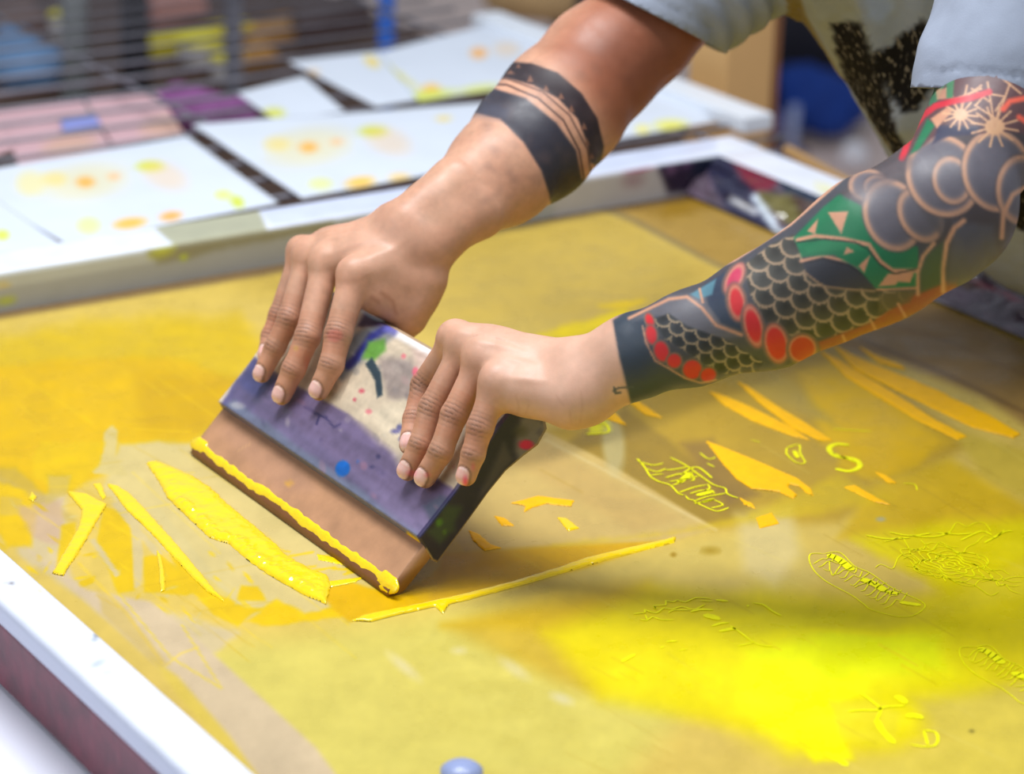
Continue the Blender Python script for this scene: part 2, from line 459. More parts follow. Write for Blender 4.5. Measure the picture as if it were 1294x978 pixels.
p.poly([(955, 240), (1000, 248), (1035, 262), (1010, 290), (985, 275), (960, 258)], (112, 104, 54), 5, rough=6)
p.poly([(1000, 246), (1050, 268), (1020, 285)], (86, 62, 56), 5, rough=4)
p.line([(925, 252), (955, 268)], 7, (240, 245, 250), 3); p.line([(955, 250), (985, 295), (1010, 292)], 9, (214, 226, 238), 3, rough=3)
p.line([(1160, 371), (1250, 418), (1300, 446)], 7, (240, 244, 252), 3, rough=2)
p.line([(1225, 352), (1294, 382)], 5, (140, 50, 70), 3, rough=4)
p.poly([(1225, 320), (1300, 345), (1300, 380), (1250, 350)], (46, 36, 42), 5, rough=5)
set_col(o.data, p.out()); o['label'] = 'crumpled ink stained tape wrap along the right rail'

# ------------------------------------------------------------------ screen mesh sheet with its stains
stp = 0.0021
nx = int((X1 + .03 - X0) / stp); ny = int((YF - YN) / stp)
gx = np.linspace(X0 - .002, X1 + .045, nx); gy = np.linspace(YN, YF + .001, ny)
G = np.zeros((nx, ny, 3)); G[:, :, 0] = gx[:, None]; G[:, :, 1] = gy[None]
V = G.reshape(-1, 3)
p = Paint(proj(V), (212, 184, 98))
D_ = p.poly
OC = (214, 180, 22)
D_([(250, 820), (640, 760), (900, 860), (780, 990), (300, 1000)], (210, 194, 104), 30)
D_([(150, 300), (760, 250), (900, 340), (860, 400), (560, 420), (350, 380)], (196, 168, 84), 25)
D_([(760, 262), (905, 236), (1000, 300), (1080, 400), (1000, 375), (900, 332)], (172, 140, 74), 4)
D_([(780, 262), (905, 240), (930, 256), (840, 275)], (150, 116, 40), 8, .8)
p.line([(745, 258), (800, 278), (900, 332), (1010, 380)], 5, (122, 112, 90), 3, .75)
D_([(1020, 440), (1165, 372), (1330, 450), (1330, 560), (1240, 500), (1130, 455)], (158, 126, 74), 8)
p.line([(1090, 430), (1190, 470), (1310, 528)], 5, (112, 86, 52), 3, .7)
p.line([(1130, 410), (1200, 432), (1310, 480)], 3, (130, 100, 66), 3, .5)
# top left yellow film
D_([(-60, 440), (120, 405), (300, 400), (340, 440), (300, 480), (280, 530), (250, 545), (180, 560), (60, 600), (-60, 560)], (208, 176, 40), 16, rough=8)
D_([(-60, 470), (60, 455), (210, 450), (300, 480), (290, 520), (255, 548), (240, 560), (190, 558), (160, 575), (60, 640), (-60, 560)], (212, 172, 2), 7, rough=7, freq=.03)
D_([(170, 470), (310, 478), (285, 540), (180, 550)], (196, 156, 2), 12, .7)
# pale bare patches
D_([(150, 560), (250, 560), (330, 620), (440, 720), (480, 750), (440, 780), (320, 780), (200, 690), (130, 620)], (208, 188, 130), 5, rough=5)
D_([(132, 545), (142, 537), (149, 545), (146, 575), (160, 600), (120, 600), (108, 592), (130, 572)], (206, 186, 124), 2, rough=3)
D_([(40, 620), (85, 625), (80, 700), (110, 760), (180, 760), (300, 800), (250, 840), (120, 770), (20, 700)], (204, 184, 142), 6, rough=6)
D_([(-20, 590), (20, 590), (100, 660), (60, 650), (-20, 640)], (186, 160, 90), 5, .7, rough=4)
D_([(-20, 600), (40, 625), (50, 650), (40, 690), (10, 690), (-20, 660)], (220, 182, 14), 5, rough=9)
D_([(20, 640), (80, 630), (76, 690), (40, 680)], (198, 168, 140), 4, .8, rough=6)
# darker yellow film around the strokes
FY = (214, 178, 0)
D_([(50, 555), (130, 560), (125, 590), (90, 620), (60, 615), (40, 600)], FY, 4, rough=7)
D_([(78, 665), (95, 660), (100, 700), (70, 725)], FY, 3, .8, rough=3)
D_([(132, 640), (160, 650), (166, 680), (170, 745), (150, 748), (135, 715), (120, 690)], FY, 3, rough=3)
D_([(183, 706), (200, 700), (225, 720), (250, 745), (235, 752), (182, 748)], FY, 3, rough=3)
D_([(100, 735), (120, 728), (118, 736), (98, 745)], FY, 2, rough=2)
D_([(215, 700), (262, 730), (300, 765), (330, 770), (300, 790), (270, 775), (240, 745)], FY, 3, rough=5)
D_([(305, 740), (325, 742), (335, 758), (300, 758)], FY, 3, rough=3)
D_([(350, 758), (385, 775), (440, 765), (520, 752), (500, 770), (330, 792), (310, 785)], (224, 186, 4), 4, rough=5)
D_([(395, 745), (440, 735), (500, 752), (590, 700), (850, 680), (760, 712), (640, 742), (520, 770), (440, 785)], (214, 170, 14), 4, rough=3)
PB = (204, 184, 134)
D_([(165, 652), (176, 648), (180, 690), (179, 738), (170, 744), (168, 700)], PB, 2, rough=2); D_([(112, 682), (120, 680), (152, 726), (146, 730)], PB, 2, rough=1)
D_([(140, 636), (150, 634), (205, 700), (196, 702)], PB, 2, rough=2); D_([(185, 640), (200, 640), (280, 735), (300, 760), (270, 748)], (206, 188, 134), 3, .8, rough=3)
D_([(60, 600), (90, 600), (84, 622), (56, 640)], (196, 172, 100), 4, .8, rough=5); D_([(0, 625), (30, 630), (22, 650), (0, 650)], (206, 176, 90), 3, .7, rough=5)
for k in range(46):
    x = rng.uniform(0, 330); y = 590 + (x * .35) + rng.uniform(0, 120); a = rng.uniform(2, 9); b = rng.uniform(.8, 2.6)
    p.ell(x, y, a, b, rng.choice([35, 50, -10, -60]), ((232, 196, 0), (210, 172, 0), (206, 186, 120))[k % 3], 1.2, rng.uniform(.5, .95))
for k in range(14):
    x = rng.uniform(330, 470); y = 700 + rng.uniform(-10, 30); p.line([(x, y), (x + rng.uniform(15, 50), y + rng.uniform(-6, 3))], rng.uniform(1, 2.4), (228, 192, 0), 1.2, .8)
# tape strip by the left rail
D_([(30, 690), (110, 745), (190, 760), (230, 790), (400, 945), (440, 1000), (340, 1000), (240, 880), (120, 770)], (206, 184, 152), 4)
D_([(225, 855), (290, 930), (340, 1000), (330, 1000), (225, 880), (190, 830)], (212, 186, 88), 4)
p.line([(150, 750), (215, 830), (280, 870), (230, 790)], 2, (222, 196, 60), 1.5, .8)
p.line([(100, 712), (160, 775), (205, 838)], 2.4, (230, 196, 60), 2, .8)
p.line([(208, 842), (228, 826), (250, 818)], 2, (230, 200, 90), 1.5, .8)
D_([(120, 740), (150, 760), (215, 840), (200, 845), (130, 775)], (200, 172, 90), 4, .6, rough=3)
# film strips on the right
D_([(690, 545), (800, 500), (900, 470), (1050, 430), (1230, 560), (1060, 660), (900, 668)], (184, 152, 58), 10)
D_([(715, 560), (790, 515), (850, 560), (960, 650), (880, 668)], (158, 130, 56), 6)
D_([(860, 560), (900, 555), (930, 600), (960, 625), (920, 640)], (140, 112, 64), 8, .8)
D_([(600, 600), (690, 545), (760, 580), (905, 668), (850, 684), (590, 700), (560, 660)], (206, 178, 112), 3)
D_([(650, 585), (690, 560), (860, 655), (800, 672)], (198, 166, 104), 8, .6)
p.line([(690, 556), (760, 592), (905, 670)], 2.2, (226, 204, 150), 2, .7)
D_([(560, 700), (700, 690), (850, 684), (740, 712), (640, 742), (540, 765)], (206, 162, 26), 5)
D_([(640, 750), (860, 690), (1000, 665), (1040, 730), (980, 760), (800, 780)], (206, 182, 102), 14)
D_([(930, 650), (1000, 640), (1010, 700), (980, 745), (940, 720)], (216, 196, 140), 12, .8)
D_([(560, 790), (700, 745), (820, 735), (840, 790), (760, 880), (700, 860), (640, 830)], (202, 172, 66), 16)
D_([(560, 790), (820, 745), (960, 790), (900, 830), (740, 800)], (204, 168, 34), 12, .7)
D_([(1010, 470), (1060, 450), (1200, 560), (1120, 600), (1040, 560)], (216, 176, 30), 12)
D_([(1060, 560), (1180, 560), (1160, 590), (1100, 608), (1060, 590)], (212, 172, 6), 7, .8)
D_([(1200, 540), (1330, 580), (1330, 650), (1240, 600)], (200, 174, 74), 8)
D_([(1105, 610), (1200, 580), (1300, 640), (1300, 680), (1060, 680)], (206, 172, 42), 10)
D_([(880, 420), (1000, 480), (1060, 540), (960, 500), (880, 470)], (180, 156, 80), 8, .7)
D_([(740, 525), (770, 525), (775, 545), (745, 548)], (228, 220, 20), 3, rough=3)
D_([(680, 425), (730, 408), (790, 392), (800, 402), (740, 425)], (232, 204, 14), 6, rough=6)
D_([(755, 385), (820, 378), (800, 388), (760, 390)], (232, 196, 20), 4, .8, rough=3)
# bright flood of ink at lower right
D_([(690, 800), (820, 745), (960, 760), (1120, 775), (1320, 700), (1320, 860), (1180, 900), (960, 920), (760, 880)], (226, 206, 14), 22)
D_([(780, 850), (900, 800), (960, 760), (1150, 775), (1240, 820), (1240, 890), (1130, 950), (1000, 945), (900, 890)], (234, 218, 6), 40)
D_([(940, 820), (1050, 790), (1190, 800), (1200, 850), (1100, 860), (1060, 930), (1000, 940), (940, 890)], (255, 246, 0), 24)
D_([(1000, 930), (1060, 930), (1080, 960), (1030, 962)], (244, 234, 4), 6, rough=4)
D_([(1045, 885), (1100, 880), (1140, 900), (1130, 945), (1060, 930)], (230, 212, 54), 8, .8)
D_([(1150, 880), (1330, 860), (1330, 1000), (1000, 1000), (1080, 965), (1180, 940)], (212, 190, 84), 22)
D_([(1020, 790), (1160, 770), (1330, 700), (1330, 745), (1120, 800)], (226, 206, 50), 10, .8)
D_([(1080, 680), (1180, 660), (1320, 655), (1320, 700), (1200, 750), (1110, 700)], (222, 204, 18), 12, rough=6)
D_([(700, 690), (850, 675), (960, 645), (1060, 600), (1130, 630), (1000, 655)], (214, 186, 34), 8, .6, rough=6)
p.line([(-40, 404), (0, 396), (340, 340), (560, 300)], 13, (104, 82, 62), 4, .85); p.line([(540, 303), (760, 262), (905, 240)], 12, (58, 44, 36), 5, .9)  # dark gap and shade under the far rail, painted into the mesh
# rubbed scratches and specks, then tape highlights and a hazy reflection painted in
for k in range(70):
    x = rng.uniform(640, 1290); y = rng.uniform(480, 960); L = rng.uniform(20, 90); a = rng.normal(.55, .06)
    p.line([(x, y), (x + L, y + L * a)], rng.uniform(.8, 2), (226, 206, 120) if k % 2 else (170, 138, 50), 1.5, rng.uniform(.15, .4))
for k in range(60):
    x = rng.uniform(0, 420); y = rng.uniform(430, 790); L = rng.uniform(20, 120); a = rng.normal(.75, .1)
    if k % 3 == 0: a = rng.normal(-.1, .1)
    p.line([(x, y), (x + L, y + L * a)], rng.uniform(.8, 2), (240, 206, 40) if k % 2 else (196, 160, 30), 1.5, rng.uniform(.2, .45))
for (x, y, a, b, c, r) in ((898, 696, 10, 4, (150, 120, 20), 0), (851, 701, 4, 3, (150, 116, 20), 0), (510, 842, 22, 6, (222, 208, 164), 40), (650, 845, 20, 7, (214, 200, 150), 35),
                           (710, 883, 14, 6, (220, 208, 170), 20), (580, 822, 8, 4, (222, 208, 160), 0), (1228, 924, 3, 2, (90, 80, 40), 0), (1113, 656, 6, 3, (170, 170, 160), 0), (775, 560, 14, 40, (196, 184, 140), -5)):  # pale smudges paint tape highlights; the last paints a hazy reflection
    p.ell(x, y, a, b, r, c, 4 if a > 6 else 1.5, .7)
g_ = p.c.mean(1)[:, None]; p.c = np.clip(g_ + (p.c - g_) * 1.14, 0, 255) * (.945, .955, .95)
p.mottle(.04, .02, 4); p.mottle(.03, .1, 9)
nxy = np.arange(nx * ny).reshape(nx, ny)
Fq = np.stack([nxy[:-1, :-1].ravel(), nxy[1:, :-1].ravel(), nxy[1:, 1:].ravel(), nxy[:-1, 1:].ravel()], 1)
V[:, 2] = .0003 * fbm(V, 12, 2)
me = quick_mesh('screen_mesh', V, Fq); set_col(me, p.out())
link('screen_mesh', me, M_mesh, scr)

# raised ink: domed film over an outline
def px2w(pts, z=0.0): return np.array([at_z(a, b, z)[:2] for a, b in pts])
def ink_patch(name, pts, hgt, material, parent, step=.0011, edge=.004, rough=.0012, label=None):
    W2 = px2w(pts); lo = W2.min(0) - .003; hi = W2.max(0) + .003
    n0, n1 = np.maximum(((hi - lo) / step).astype(int), 2)
    xs = np.linspace(lo[0], hi[0], n0); ys_ = np.linspace(lo[1], hi[1], n1)
    Q = np.stack(np.meshgrid(xs, ys_, indexing='ij'), -1).reshape(-1, 2)
    d = sdpoly(Q, W2) + rough * fbm(Q, 160, 5)
    t = np.clip(-d / edge, 0, 1); z = hgt * np.sqrt(1 - (1 - t) ** 2)
    z = z * (1 + .35 * fbm(Q, 70, 8)) + .0005
    if edge > .005:
        side = np.clip((Q - W2.mean(0)) @ np.array((-1.0, -.1)) / .012 + .4, 0, 1)
        band = np.exp(-((d + .0075) / .0042) ** 2) * side
        z = z + band * (.0008 + .0024 * fbm(Q, 210, 2, 2)) + .0005 * t * np.maximum(fbm(Q, 110, 12, 2), 0)
    z = np.where(d > 0, .0007 - d * 1.2, z)
    keep = d.reshape(n0, n1) < step * .9
    idx = np.arange(n0 * n1).reshape(n0, n1)
    kq = keep[:-1, :-1] & keep[1:, :-1] & keep[1:, 1:] & keep[:-1, 1:]
    Fq = np.stack([idx[:-1, :-1][kq], idx[1:, :-1][kq], idx[1:, 1:][kq], idx[:-1, 1:][kq]], 1)
    if not len(Fq): return
    us, inv = np.unique(Fq, return_inverse=True)
    Qs = Q[us].copy(); ds = d[us]; zs = z[us].copy(); e_ = .0004
    for it in range(2):
        out_ = np.nonzero(ds > -.0002)[0]; q_ = Qs[out_]
        fd = lambda A_: sdpoly(A_, W2) + rough * fbm(A_, 160, 5)
        d0 = fd(q_); gr = np.stack([fd(q_ + (e_, 0)) - d0, fd(q_ + (0, e_)) - d0], 1) / e_
        gr /= np.maximum(np.linalg.norm(gr, axis=1)[:, None], .5); Qs[out_] -= gr * np.clip(d0, -.0004, .0016)[:, None] * (d0 > -.0002)[:, None]
    zs[ds > -.0002] = .0002
    me = quick_mesh(name, np.c_[Qs, zs], inv.reshape(Fq.shape))
    o = link(name, me, material, parent)
    if label: o['label'] = label
    return o
ink_patch('ink_puddle', [(185, 586), (198, 583), (215, 590), (245, 603), (270, 620), (290, 640), (320, 664), (350, 690), (365, 705), (385, 716), (414, 728), (418, 742), (412, 764), (380, 750), (335, 724), (310, 706), (290, 688), (265, 680), (235, 652), (212, 630), (200, 608)],
          .0030, M_ink, scr, edge=.009, label='thick wet puddle of yellow ink beside the squeegee blade')
strokes = [
    ([(135, 612), (150, 615), (165, 625), (180, 640), (225, 690), (262, 735), (285, 762), (262, 748), (235, 722), (215, 700), (185, 668), (160, 645)], .0016, M_ink),
    ([(85, 622), (110, 625), (135, 638), (125, 655), (105, 690), (80, 728), (66, 725), (80, 700), (100, 665), (103, 645)], .0018, M_ink),
    ([(198, 695), (203, 702), (208, 722), (209, 746), (203, 748), (201, 720)], .0010, M_ink),
    ([(118, 612), (128, 611), (134, 628), (130, 632)], .0008, M_ink),
    ([(445, 785), (460, 778), (550, 760), (600, 748), (640, 738), (700, 720), (740, 706), (855, 679), (852, 686), (760, 710), (660, 740), (600, 756), (568, 764), (560, 776), (550, 767), (500, 778), (470, 786)], .0016, M_ink),
    ([(892, 558), (905, 562), (950, 580), (985, 595), (1008, 605), (1025, 618), (1028, 627), (1020, 624), (1010, 615), (998, 612), (996, 616), (1008, 626), (1003, 631), (985, 622), (950, 618), (930, 605), (912, 585)], .0008, M_ink_thin),
    ([(930, 482), (945, 488), (985, 515), (1030, 542), (1052, 557), (1035, 557), (1000, 540), (960, 510)], .0008, M_ink_thin),
    ([(895, 495), (910, 498), (950, 515), (1000, 540), (1024, 557), (1000, 551), (950, 532), (915, 512)], .0008, M_ink_thin),
    ([(1035, 443), (1060, 455), (1100, 480), (1150, 510), (1180, 530), (1222, 552), (1210, 556), (1160, 532), (1110, 502), (1070, 477)], .0010, M_ink_thin),
    ([(1052, 436), (1090, 455), (1140, 475), (1195, 498), (1200, 502), (1250, 525), (1290, 549), (1280, 554), (1230, 541), (1180, 517), (1130, 492), (1080, 467)], .0010, M_ink_thin),
    ([(1085, 438), (1110, 450), (1140, 462), (1145, 468), (1110, 460)], .0007, M_ink_thin),
    ([(745, 520), (757, 514), (775, 520), (793, 538), (775, 533)], .0007, M_ink_thin),
    ([(790, 505), (808, 508), (838, 529), (815, 524)], .0007, M_ink_thin),
    ([(1066, 616), (1080, 613), (1100, 625), (1127, 639), (1105, 635)], .0007, M_ink_thin),
    ([(1105, 596), (1118, 600), (1134, 611), (1122, 611)], .0006, M_ink_thin),
    ([(703, 654), (716, 655), (732, 668), (718, 672)], .0010, M_ink),
    ([(646, 636), (680, 627), (702, 630), (726, 633), (722, 641), (690, 637), (672, 642), (662, 648), (664, 640)], .0006, M_ink_thin),
    ([(624, 652), (638, 655), (650, 665), (634, 665)], .0007, M_ink_thin),
    ([(592, 670), (606, 676), (620, 688), (634, 693), (612, 696), (598, 684)], .0006, M_ink_thin),
    ([(955, 655), (975, 648), (985, 662), (960, 668)], .0005, M_ink_thin),
    ([(933, 628), (950, 636), (956, 644), (940, 638)], .0005, M_ink_thin),
    ([(40, 622), (47, 628), (42, 634), (36, 630)], .0012, M_ink),
    ([(400, 700), (455, 712), (440, 716), (402, 708)], .0004, M_ink), ([(415, 735), (462, 729), (450, 736), (418, 742)], .0005, M_ink),
]
for pts, hg, mt_ in strokes: ink_patch('ink_streak', pts, hg, mt_, scr, step=.0009, edge=.003, rough=.0009)

# stencil lettering and ornament left in the mesh: fine flat ribbons of ink
def ribbons(name, lines, w, parent, material, z=.00045):
    V = []; Fs = []
    for L in lines:
        ww = w
        if isinstance(L, tuple): ww, L = L
        P_ = [np.array(at_z(a, b, z)) for a, b in L]
        # rounded resampling
        Q = []
        for i in range(len(P_) - 1):
            n_ = max(2, int(np.linalg.norm(P_[i + 1] - P_[i]) / .003))
            p0 = P_[max(i - 1, 0)]; p1 = P_[i]; p2 = P_[i + 1]; p3 = P_[min(i + 2, len(P_) - 1)]
            for t in np.arange(n_) / n_:
                Q.append(.5 * (2 * p1 + (p2 - p0) * t + (2 * p0 - 5 * p1 + 4 * p2 - p3) * t ** 2 + (3 * p1 - p0 - 3 * p2 + p3) * t ** 3))
        Q.append(P_[-1]); Q = np.array(Q); T = np.gradient(Q, axis=0); Nn = np.stack([-T[:, 1], T[:, 0], 0 * T[:, 0]], 1)
        Nn /= np.linalg.norm(Nn, axis=1)[:, None] + 1e-9
        ends = np.minimum(1, np.minimum(np.arange(len(Q)), np.arange(len(Q))[::-1]) / 1.5 + .35)
        hw = (ww / 1600 / 2 * ends)[:, None]; b0 = len(V)
        for q, n_, h_ in zip(Q, Nn, hw):
            V += [q + n_ * h_, q - n_ * h_]
        for i in range(len(Q) - 1):
            a = b0 + i * 2; Fs += [(a, a + 1, a + 3, a + 2)]
    o = link(name, mesh_from(name, V, Fs), material, parent, smooth=False); o['kind'] = 'stuff'
    return o
def tr(ox, oy, s, L): return [(ox + a / s, oy + b / s) for a, b in L]
z1 = lambda L: tr(780, 550, 7.19, L)
ribbons('stencil_lettering', [z1(l) for l in (
    [(180, 210), (250, 290), (300, 370), (380, 420), (480, 450), (560, 530), (610, 540)], [(700, 600), (800, 650), (910, 688), (1015, 655)],
    [(480, 200), (620, 270), (760, 370), (880, 450), (980, 480), (1000, 530), (1100, 570)], [(430, 315), (540, 305), (640, 285)], [(440, 385), (560, 350), (700, 335)], [(470, 420), (590, 400), (740, 370)],
    [(500, 455), (560, 430), (600, 408)], [(560, 520), (640, 490), (720, 465), (810, 450)], [(620, 545), (650, 580), (720, 590)], [(690, 600), (800, 560), (900, 540), (990, 525)],
    [(660, 530), (760, 500), (860, 500), (880, 530)], [(880, 585), (960, 630), (850, 660)], [(200, 240), (330, 270), (420, 250)], [(260, 300), (360, 330), (440, 300)], [(300, 360), (420, 350)], [(700, 620), (880, 580)], [(660, 330), (700, 400), (660, 410)], [(820, 440), (840, 480), (790, 500)])]
    + [(9, z1([(560, 430), (660, 345)])), (8, z1([(720, 545), (860, 510)])), (6, z1([(760, 610), (880, 575)]))], 2.6, scr, M_letter)
z8 = lambda L: tr(900, 420, 3.284, L)
ribbons('stencil_lettering', [(8, z8([(570, 468), (520, 462), (485, 480), (510, 512), (590, 525), (612, 555), (570, 575), (510, 565)])), (4, z8([(500, 500), (600, 540)])),
    z8([(310, 478), (360, 465), (365, 500), (385, 540), (350, 540), (310, 505), (310, 478)]), (7, z8([(340, 490), (355, 520)])), z8([(660, 410), (500, 400)]), (2, z8([(790, 625), (840, 630), (850, 655)])), (2, z8([(160, 445), (200, 455)]))], 2.6, scr, M_letter)
ribbons('stencil_lettering', [(4, [(727, 540), (745, 530), (757, 520)]), (4, [(740, 548), (768, 546), (764, 535), (745, 535)]), (3, [(860, 600), (880, 590), (900, 604)]), (2.5, [(884, 572), (896, 580), (905, 577)]), (2.5, [(893, 585), (903, 590)])], 3, scr, M_letter)
def words(ox, oy, s, seed):
    r = np.random.default_rng(seed); zz = lambda L: tr(ox, oy, s, L)
    out = [(1.6, zz([(180, 262), (110, 262), (100, 300), (130, 360), (200, 420), (330, 490), (400, 540), (450, 575), (600, 612), (690, 600), (745, 550), (690, 510), (640, 490), (540, 440), (440, 370), (350, 330), (270, 255), (180, 262)]))]
    out += [(13, zz([(200, 268), (260, 290), (340, 355)])), (13, zz([(390, 400), (480, 440), (520, 470)])), (9, zz([(520, 470), (600, 485)])), (9, zz([(600, 530), (720, 548)]))]
    for k in range(15):
        t = k / 14; x0 = 120 + t * 400; y0 = 320 + t * 240; L = []
        for q in range(5): L.append((x0 + q * (26 + 5 * t) + r.normal(0, 6), y0 - q * (14 + 2 * t) + r.normal(0, 9) + (8 if q % 2 else -8)))
        out.append((1.5, zz(L)))
    return out
ribbons('stencil_lettering', words(1000, 640, 4.4, 1), 2, scr, M_letter)
ribbons('stencil_lettering', words(1190, 758, 4.4, 5), 2, scr, M_letter)
# floral ornament
r_ = np.random.default_rng(3); orn = []
for k in range(7):
    rr = 4 + k * 5.4; L = []
    for a in np.linspace(0, 2 * math.pi, 26):
        q = rr * (1 + .16 * math.sin(a * 6 + k)); L.append((1202 + q * 1.55 * math.cos(a) + q * .2 * math.sin(a), 713 + q * .62 * math.sin(a) + q * .25 * math.cos(a)))
    orn.append((2.2 if k < 4 else 1.4, L))
for k in range(16):
    x = 1100 + r_.uniform(0, 190); y = 668 + r_.uniform(0, 70); L = [(x, y)]
    for q in range(6): x += r_.uniform(4, 13); y += r_.normal(0, 5); L.append((x, y))
    orn.append((1.4, L))
for k in range(6): orn.append((3.2, [(1094 + k * 30, 682 + r_.normal(0, 5)), (1120 + k * 30, 676 + r_.normal(0, 4)), (1150 + k * 26, 674 + r_.normal(0, 4))]))
ribbons('stencil_ornament', orn, 1.6, scr, M_letter)
z3 = lambda L: tr(780, 730, 5.39, L)
ribbons('stencil_lettering', [z3(l) for l in ([(110, 245), (190, 235), (185, 215), (260, 240), (320, 205), (370, 215), (440, 195), (520, 215), (600, 180)], [(250, 190), (270, 215), (250, 190), (330, 185), (330, 155), (380, 165), (410, 150), (460, 165), (540, 135), (640, 143)],
    [(150, 280), (200, 290), (240, 265), (300, 285), (390, 285)], [(190, 250), (205, 285)], [(350, 240), (380, 220), (500, 220)], [(560, 155), (650, 160)])]
    + [(5, z3([(500, 232), (560, 215), (655, 218)])), (12, z3([(585, 255), (640, 262), (700, 285)])), (5, z3([(645, 330), (700, 310), (765, 305)])), (7, z3([(695, 365), (760, 350), (810, 345)])), (3, z3([(770, 325), (850, 380), (930, 440), (1000, 462), (1070, 465)])),
       (3, z3([(820, 465), (930, 440)])), (6, z3([(880, 190), (900, 192)])), (3.5, z3([(920, 172), (990, 180), (1060, 228), (1120, 258)])), (5, z3([(670, 150), (755, 158)])), (4, z3([(335, 435), (410, 428)])), (2.5, z3([(415, 495), (480, 485)])), (5, z3([(30, 570), (120, 520)])), (2.5, z3([(290, 480), (320, 465)]))], 2.4, scr, M_letter)
z4 = lambda L: tr(1040, 840, 5.094, L)
ribbons('stencil_lettering', [(4, z4([(160, 300), (260, 290), (340, 292), (400, 270), (530, 262)])), (4, z4([(240, 180), (310, 230), (370, 285), (345, 350)])), (8, z4([(345, 350), (380, 420), (460, 505)])), (11, z4([(460, 200), (500, 215), (535, 250)])),
    (11, z4([(530, 332), (590, 325), (645, 345)])), (3.5, z4([(640, 420), (720, 430), (740, 480), (715, 520), (640, 525), (560, 510)])), (3.5, z4([(650, 425), (675, 515)])), (9, z4([(0, 560), (80, 600), (160, 650)]))], 3, scr, M_letter)

# ------------------------------------------------------------------ squeegee
SX, SY0, SL = 0.9951, 1.6038, 0.332
sq = thing('squeegee', 'wooden screen printing squeegee stained purple, gripped by both hands', 'squeegee', (SX, SY0 + SL / 2, 0))
prof = np.array([(.017, .045), (.033, .0605), (.049, .0765), (.071, .102), (.088, .124), (.099, .134), (.110, .1375), (.122, .134), (.131, .124), (.134, .113), (.126, .101), (.112, .094), (.096, .085), (.080, .070), (.066, .0545), (.050, .037), (.034, .020), (.030, .0225), (.0235, .0335)])
def resample(P_, step, closed=True):
    out = []
    n_ = len(P_)
    for i in range(n_ if closed else n_ - 1):
        a, b = P_[i], P_[(i + 1) % n_]; k = max(1, int(np.linalg.norm(b - a) / step))
        for t in range(k): out.append(a + (b - a) * t / k)
    return np.array(out)
pr_ = resample(prof, .0016); ysq = np.linspace(SY0, SY0 + SL, 210)
G = np.zeros((len(ysq), len(pr_), 3)); G[:, :, 0] = SX + pr_[None, :, 0]; G[:, :, 2] = pr_[None, :, 1]; G[:, :, 1] = ysq[:, None]
Vb = G.reshape(-1, 3); nv_ = len(pr_); n0 = len(ysq)
idx = np.arange(len(Vb)).reshape(n0, nv_)
Fq = [np.stack([idx[:-1].ravel(), np.roll(idx, -1, 1)[:-1].ravel(), np.roll(idx, -1, 1)[1:].ravel(), idx[1:].ravel()], 1)]
# end caps as rings towards the centroid line
extra = []; base = len(Vb)
cm = pr_.mean(0)
for side, yy in ((0, SY0), (n0 - 1, SY0 + SL)):
    prev = idx[side]
    axis_pts = np.array([cm + (q - cm) * 0 for q in pr_])
    u2 = np.array([.671, .741]); tpar = np.clip((pr_ - (.0255, .032)) @ u2, .012, .118); spine = np.array([.0255, .032]) + tpar[:, None] * u2 + np.array([.003, -.002])
    for k in range(1, 9):
        ring = pr_ + (spine - pr_) * k / 8
        ids_ = np.arange(nv_) + base + len(extra) * nv_
        extra.append(np.c_[SX + ring[:, 0], np.full(nv_, yy), ring[:, 1]])
        q = np.stack([prev, ids_, np.roll(ids_, -1), np.roll(prev, -1)], 1)
        if side: q = q[:, ::-1]
        Fq.append(q); prev = ids_
Vb = np.concatenate([Vb] + extra)
me = quick_mesh('handle', Vb, np.concatenate(Fq))
p = Paint(proj(Vb), (206, 188, 162))
rel = np.c_[Vb[:, 0] - SX, Vb[:, 2]]; yl = (Vb[:, 1] - SY0) / SL
nrm = np.array([-.741, .671]); offp = (rel - (.017, .045)) @ nrm; up_ = (rel - (.017, .045)) @ np.array([.671, .741])
endm = (Vb[:, 1] < SY0 + 1e-5) & (np.arange(len(Vb)) >= 0)
back = offp < -.012
p.mask = None
p.mottle(.12, .03, 2)
p.poly([(275, 515), (322, 452), (360, 480), (400, 500), (440, 522), (500, 566), (580, 622), (530, 700)], (108, 94, 126), 2.5, rough=3)
p.poly([(275, 515), (322, 455), (345, 480), (320, 520), (300, 530)], (72, 76, 122), 6, .8, rough=5)
p.poly([(283, 512), (300, 485), (340, 510), (440, 590), (560, 670), (530, 690), (400, 600)], (102, 92, 124), 6, .8, rough=5)
p.poly([(283, 512), (296, 505), (400, 580), (530, 672), (530, 690), (390, 592)], (104, 116, 134), 5, .7, rough=3)
p.poly([(440, 590), (520, 640), (556, 655), (540, 680), (500, 660)], (136, 120, 156), 8, .6)
p.poly([(400, 480), (470, 440), (560, 500), (620, 560), (580, 612), (480, 560)], (208, 190, 164), 8, .9)
p.poly([(470, 520), (520, 500), (540, 560), (510, 600)], (220, 204, 176), 8, .8)
p.poly([(478, 450), (520, 455), (535, 480), (520, 505), (490, 500), (478, 475)], (140, 126, 122), 7, .8, rough=8)
p.poly([(520, 440), (556, 440), (560, 480), (530, 480)], (198, 168, 156), 6, .7)
p.poly([(445, 425), (490, 400), (505, 420), (460, 455), (432, 480), (425, 470)], (104, 112, 120), 5, .8, rough=3)
p.line([(492, 412), (470, 425), (450, 452), (440, 462)], 9, (44, 50, 120), 3, rough=2)
p.poly([(466, 432), (486, 428), (488, 442), (474, 455), (458, 452)], (98, 150, 62), 4, rough=3)
p.poly([(462, 392), (492, 398), (500, 412), (470, 412), (452, 412)], (78, 64, 100), 4)
